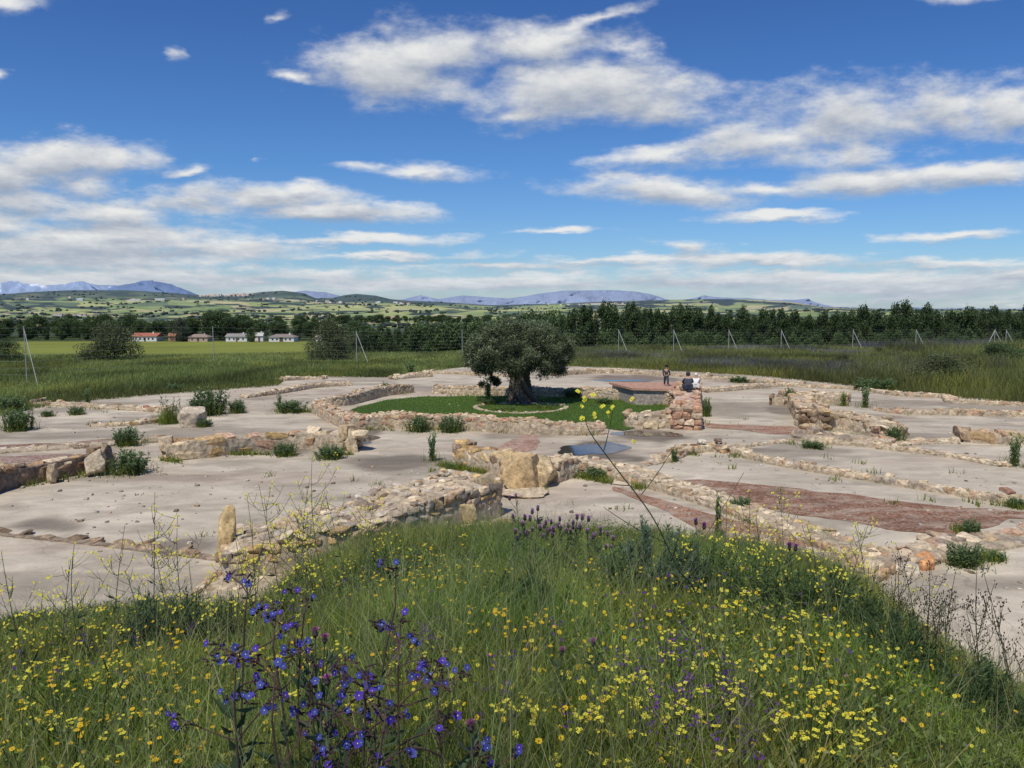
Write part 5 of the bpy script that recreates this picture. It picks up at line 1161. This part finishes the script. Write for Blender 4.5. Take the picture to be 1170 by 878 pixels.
# glaucous shrubs on the crest
def shrub(px, py, d, wpx, label, pal, seed, n=4200, dense=1.0):
    x, y, zt = P(px, py, d); zg, _ = hump(x, y); h = zt-zg; rg = np.random.default_rng(seed); W_ = wpx*d/F; root = empty('leafy_shrub', (x,y,zg)); tag(root, label, 'shrub')
    st = MB(); Pp=[]; D=[]
    for k in range(46):
        a = rg.uniform(0,6.28); r = W_*.5*rg.uniform(0,1)**.6; hh = h*rg.uniform(.55,1.0)*(1-.45*(2*r/W_)**2); b = np.array([math.cos(a)*r*.4, math.sin(a)*r*.4,0]); e = np.array([math.cos(a)*r, math.sin(a)*r, hh]); c = curve(b, e, (0,0,.03), 5); st.tube(c, np.linspace(.006,.002,5), 4, (.09,.12,.05), False)
        m = int(n/46); q = rg.uniform(.1,1,m); Pp.append(b+(e-b)*q[:,None]+rg.normal(size=(m,3))*.012); D.append(rg.normal(size=(m,3))*.7+np.array([0,0,1.0]))
    Pp = np.concatenate(Pp); D = np.concatenate(D); m = len(Pp); lf = MB()
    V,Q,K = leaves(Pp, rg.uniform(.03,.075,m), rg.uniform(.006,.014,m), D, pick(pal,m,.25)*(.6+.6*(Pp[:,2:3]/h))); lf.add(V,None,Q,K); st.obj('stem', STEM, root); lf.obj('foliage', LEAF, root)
shrub(745,592,6.4,150,'bushy grey green shrub on the crest of the bank',[(.16,.23,.13),(.20,.26,.17),(.13,.20,.10)],1,7000)
shrub(705,625,5.8,90,'smaller feathery shrub left of the grey green one',[(.15,.22,.07),(.12,.19,.06)],2)
shrub(800,612,6.6,110,'leafy green shrub right of the grey green one',[(.12,.19,.06),(.15,.22,.08)],3)
shrub(935,640,6.2,130,'dark green shrub with small leaves right of the crest',[(.075,.13,.045),(.10,.16,.055)],4,5000)
shrub(985,665,5.8,80,'dark low shrub at the right shoulder of the bank',[(.075,.125,.045),(.095,.15,.05)],5)
shrub(165,668,6.0,70,'dark round leaved plant at the left edge of the bank',[(.10,.15,.08),(.12,.18,.09)],6,2600)
shrub(215,668,6.2,60,'round leaved plant right of the similar one at left',[(.11,.16,.08),(.13,.19,.09)],7,2400)
shrub(258,674,6.2,50,'small round leaved plant before the upright ochre stone',[(.11,.17,.07)],8,1800)
shrub(600,640,5.2,130,'fresh green leafy plants below the purple stalks',[(.08,.14,.04),(.10,.16,.05)],9,4200)
shrub(870,632,6.2,110,'spreading green shrub under the single purple thistle',[(.13,.20,.065),(.16,.23,.08)],10,4200)
shrub(1030,700,5.2,110,'dark green herb clump at the right edge of the bank',[(.08,.14,.05),(.11,.17,.06)],11,4200)
shrub(455,622,6.6,110,'grassy green clump on the crest left of the purple stalks',[(.15,.23,.06),(.18,.25,.08)],12,4200)
shrub(1120,745,4.6,120,'low dark green clump near the lower right corner',[(.08,.14,.05),(.11,.17,.06)],13,4200)
# tall wispy mustard
def mustard(i, px, py, d, label, dry=False, w_=.5, group=None, base=None):
    x, y, zt = P(px, py, d); 
    zg, q = hump(x, y); zg = max(zg, 0); h = zt-zg; rg = random.Random(i+900); root = empty('wild_mustard' if not dry else 'dry_stalk', (x,y,zg)); tag(root, label, 'wildflower' if not dry else 'dry plant', group)
    c0 = (.12,.15,.06) if not dry else (.10,.09,.05); st = MB(); fl = MB(); lf = MB()
    main = curve((0,0,0), (rg.gauss(0,.10)*h,rg.gauss(0,.05)*h,h), (rg.gauss(0,.05)*h,0,0), 12); st.tube(main, np.linspace(.0055,.0018,12), 5, c0, False)
    tips = [main[-1]]
    for k in range(rg.randint(6,10)):
        q = rg.uniform(.25,.92); b = main[int(q*11)]; a = rg.uniform(0,6.28); L = h*(1-q*.7)*rg.uniform(.3,.6)
        e = b+np.array([math.cos(a)*L*w_*1.3, math.sin(a)*L*w_, L*.75]); cc_ = curve(b, e, (0,0,-.04*h), 7); st.tube(cc_, np.linspace(.003,.0014,7), 4, c0, False); tips.append(e)
        for j in range(3):
            b2 = cc_[rg.randint(2,5)]; e2 = b2+np.array([rg.gauss(0,.07),rg.gauss(0,.07),rg.uniform(.04,.13)]); st.tube([b2,(b2+e2)/2+np.array([0,0,-.01]),e2], [.002,.0016,.0012], 4, c0, False); tips.append(e2)
    for e in tips:
        if not dry:
            if rg.random() < .25: continue
            fl = MB()
            for _ in range(rg.randint(1,4)):
                flower(fl, e+np.array([rg.gauss(0,.014),rg.gauss(0,.014),rg.gauss(-.008,.012)]), (rg.gauss(0,.6),-.6+rg.gauss(0,.4),.6), rg.uniform(.008,.0115), 4, LEM, .1, 1.15)
            fl.obj('flower_cluster', PETAL, root)
        else:
            for _ in range(4): p = e+np.array([rg.gauss(0,.010),rg.gauss(0,.010),rg.gauss(0,.02)]); fl.tube([p,p+np.array([0,0,.006]),p+np.array([0,0,.013])], [.002,.0045,.001], 4, (.09,.075,.05), False)
    for _ in range(8):
        b = main[rg.randint(0,5)]; V,Q,K = leaves(np.array([b]), np.array([rg.uniform(.05,.12)]), np.array([.022]), np.array([[rg.gauss(0,1),rg.gauss(0,1),.5]]), pick([(.07,.10,.04)],1)); lf.add(V,None,Q,K)
    st.obj('stem', STEM, root); lf.obj('foliage', LEAF, root)
    if dry: fl.obj('seed_heads', PETAL, root)
gm = 'tall wispy wild mustard along the left of the bank'
for i, (px, py, d) in enumerate([(165,562,6.6),(215,590,6.3),(120,600,6.5),(60,640,6.0),(20,625,6.2),(95,620,5.8),(255,600,6.4),(285,565,6.8),(320,550,7.2),(345,580,6.8),(372,522,7.4),(395,560,7.6),(300,600,6.2),(330,610,6.5),(410,570,8.0),(360,600,7.0),(425,590,8.2),(135,650,5.5),(30,690,5.0),(230,640,5.8),(190,620,6.0),(270,630,6.0),(312,585,6.6),(352,545,7.2)]):
    mustard(i, px, py, d, 'wispy wild mustard with lemon flowers between the bank and the foreground wall', group=gm)
gm2 = 'wild mustard on the right shoulder of the bank'
for i, (px, py, d) in enumerate([(870,590,7.0),(905,560,7.2),(840,600,6.8),(935,600,6.8),(965,590,6.6),(1000,600,6.4),(815,575,7.2),(780,620,6.5),(1050,620,6.0),(885,620,6.2),(945,640,5.8),(855,560,7.4)]):
    mustard(40+i, px, py, d, 'sparse wild mustard on the right shoulder of the bank before the red gravel', group=gm2, w_=.35)
for i, (px, py, d) in enumerate([(1010,640,6.0),(1040,650,5.6),(1060,640,5.6),(1090,655,5.2),(1120,665,5.0),(1150,650,4.9),(1165,690,4.6),(1080,680,5.2),(1020,680,5.8),(1135,700,4.7),(1190,660,4.7)]):
    mustard(70+i, px, py, d, 'dark dry branching stalk with seed heads at the right end of the bank', True, .3, 'dry stalks at the right end of the bank')
# one long mustard stem leaning in close to the lens
def near_stem():
    pts = [P(800,690,3.4),P(775,650,3.3),(P(745,590,3.2)),P(700,530,3.1),P(672,490,3.0),P(668,462,3.0)]; b = np.array(pts); x, y = b[0][0], b[0][1]; zg, _ = hump(x+.25, y); 
    root = empty('wild_mustard', (x+.25,y,zg)); tag(root, 'long leaning mustard stem crossing in front of the lawn, nearest and tallest', 'wildflower'); o0 = np.array([x+.25,y,zg])
    allp = smoothpts(np.vstack([[o0], b])-o0, 6); st = MB(); st.tube(allp, np.linspace(.0045,.0014,len(allp)), 6, (.10,.12,.05), False); fl = MB()
    def br(a, e):
        a = np.array(a)-o0; e = np.array(e)-o0; st.tube(curve(a,e,(0,0,-.01),6), np.linspace(.0022,.0012,6), 4, (.10,.11,.05), False)
    br(P(733,565,3.18), P(772,508,3.2)); br(P(778,655,3.3), P(850,540,3.3)); br(P(720,555,3.15), P(676,545,3.0)); br(P(760,620,3.25), P(690,580,3.2)); br(P(690,515,3.05), P(700,470,3.0))
    for (px, py) in [(668,456),(677,452),(664,464),(688,463),(696,472),(680,474),(722,456),(726,504),(660,448),(700,466),(665,478)]:
        for _ in range(3): fl = MB(); flower(fl, np.array(P(px+random.gauss(0,1.5),py+random.gauss(0,1.5),3.0))-o0, (random.gauss(0,.5),-.8,.5), .0085, 4, LEM, .1, 1.15); fl.obj('flower', PETAL, root)
    st.obj('stem', STEM, root)
near_stem()
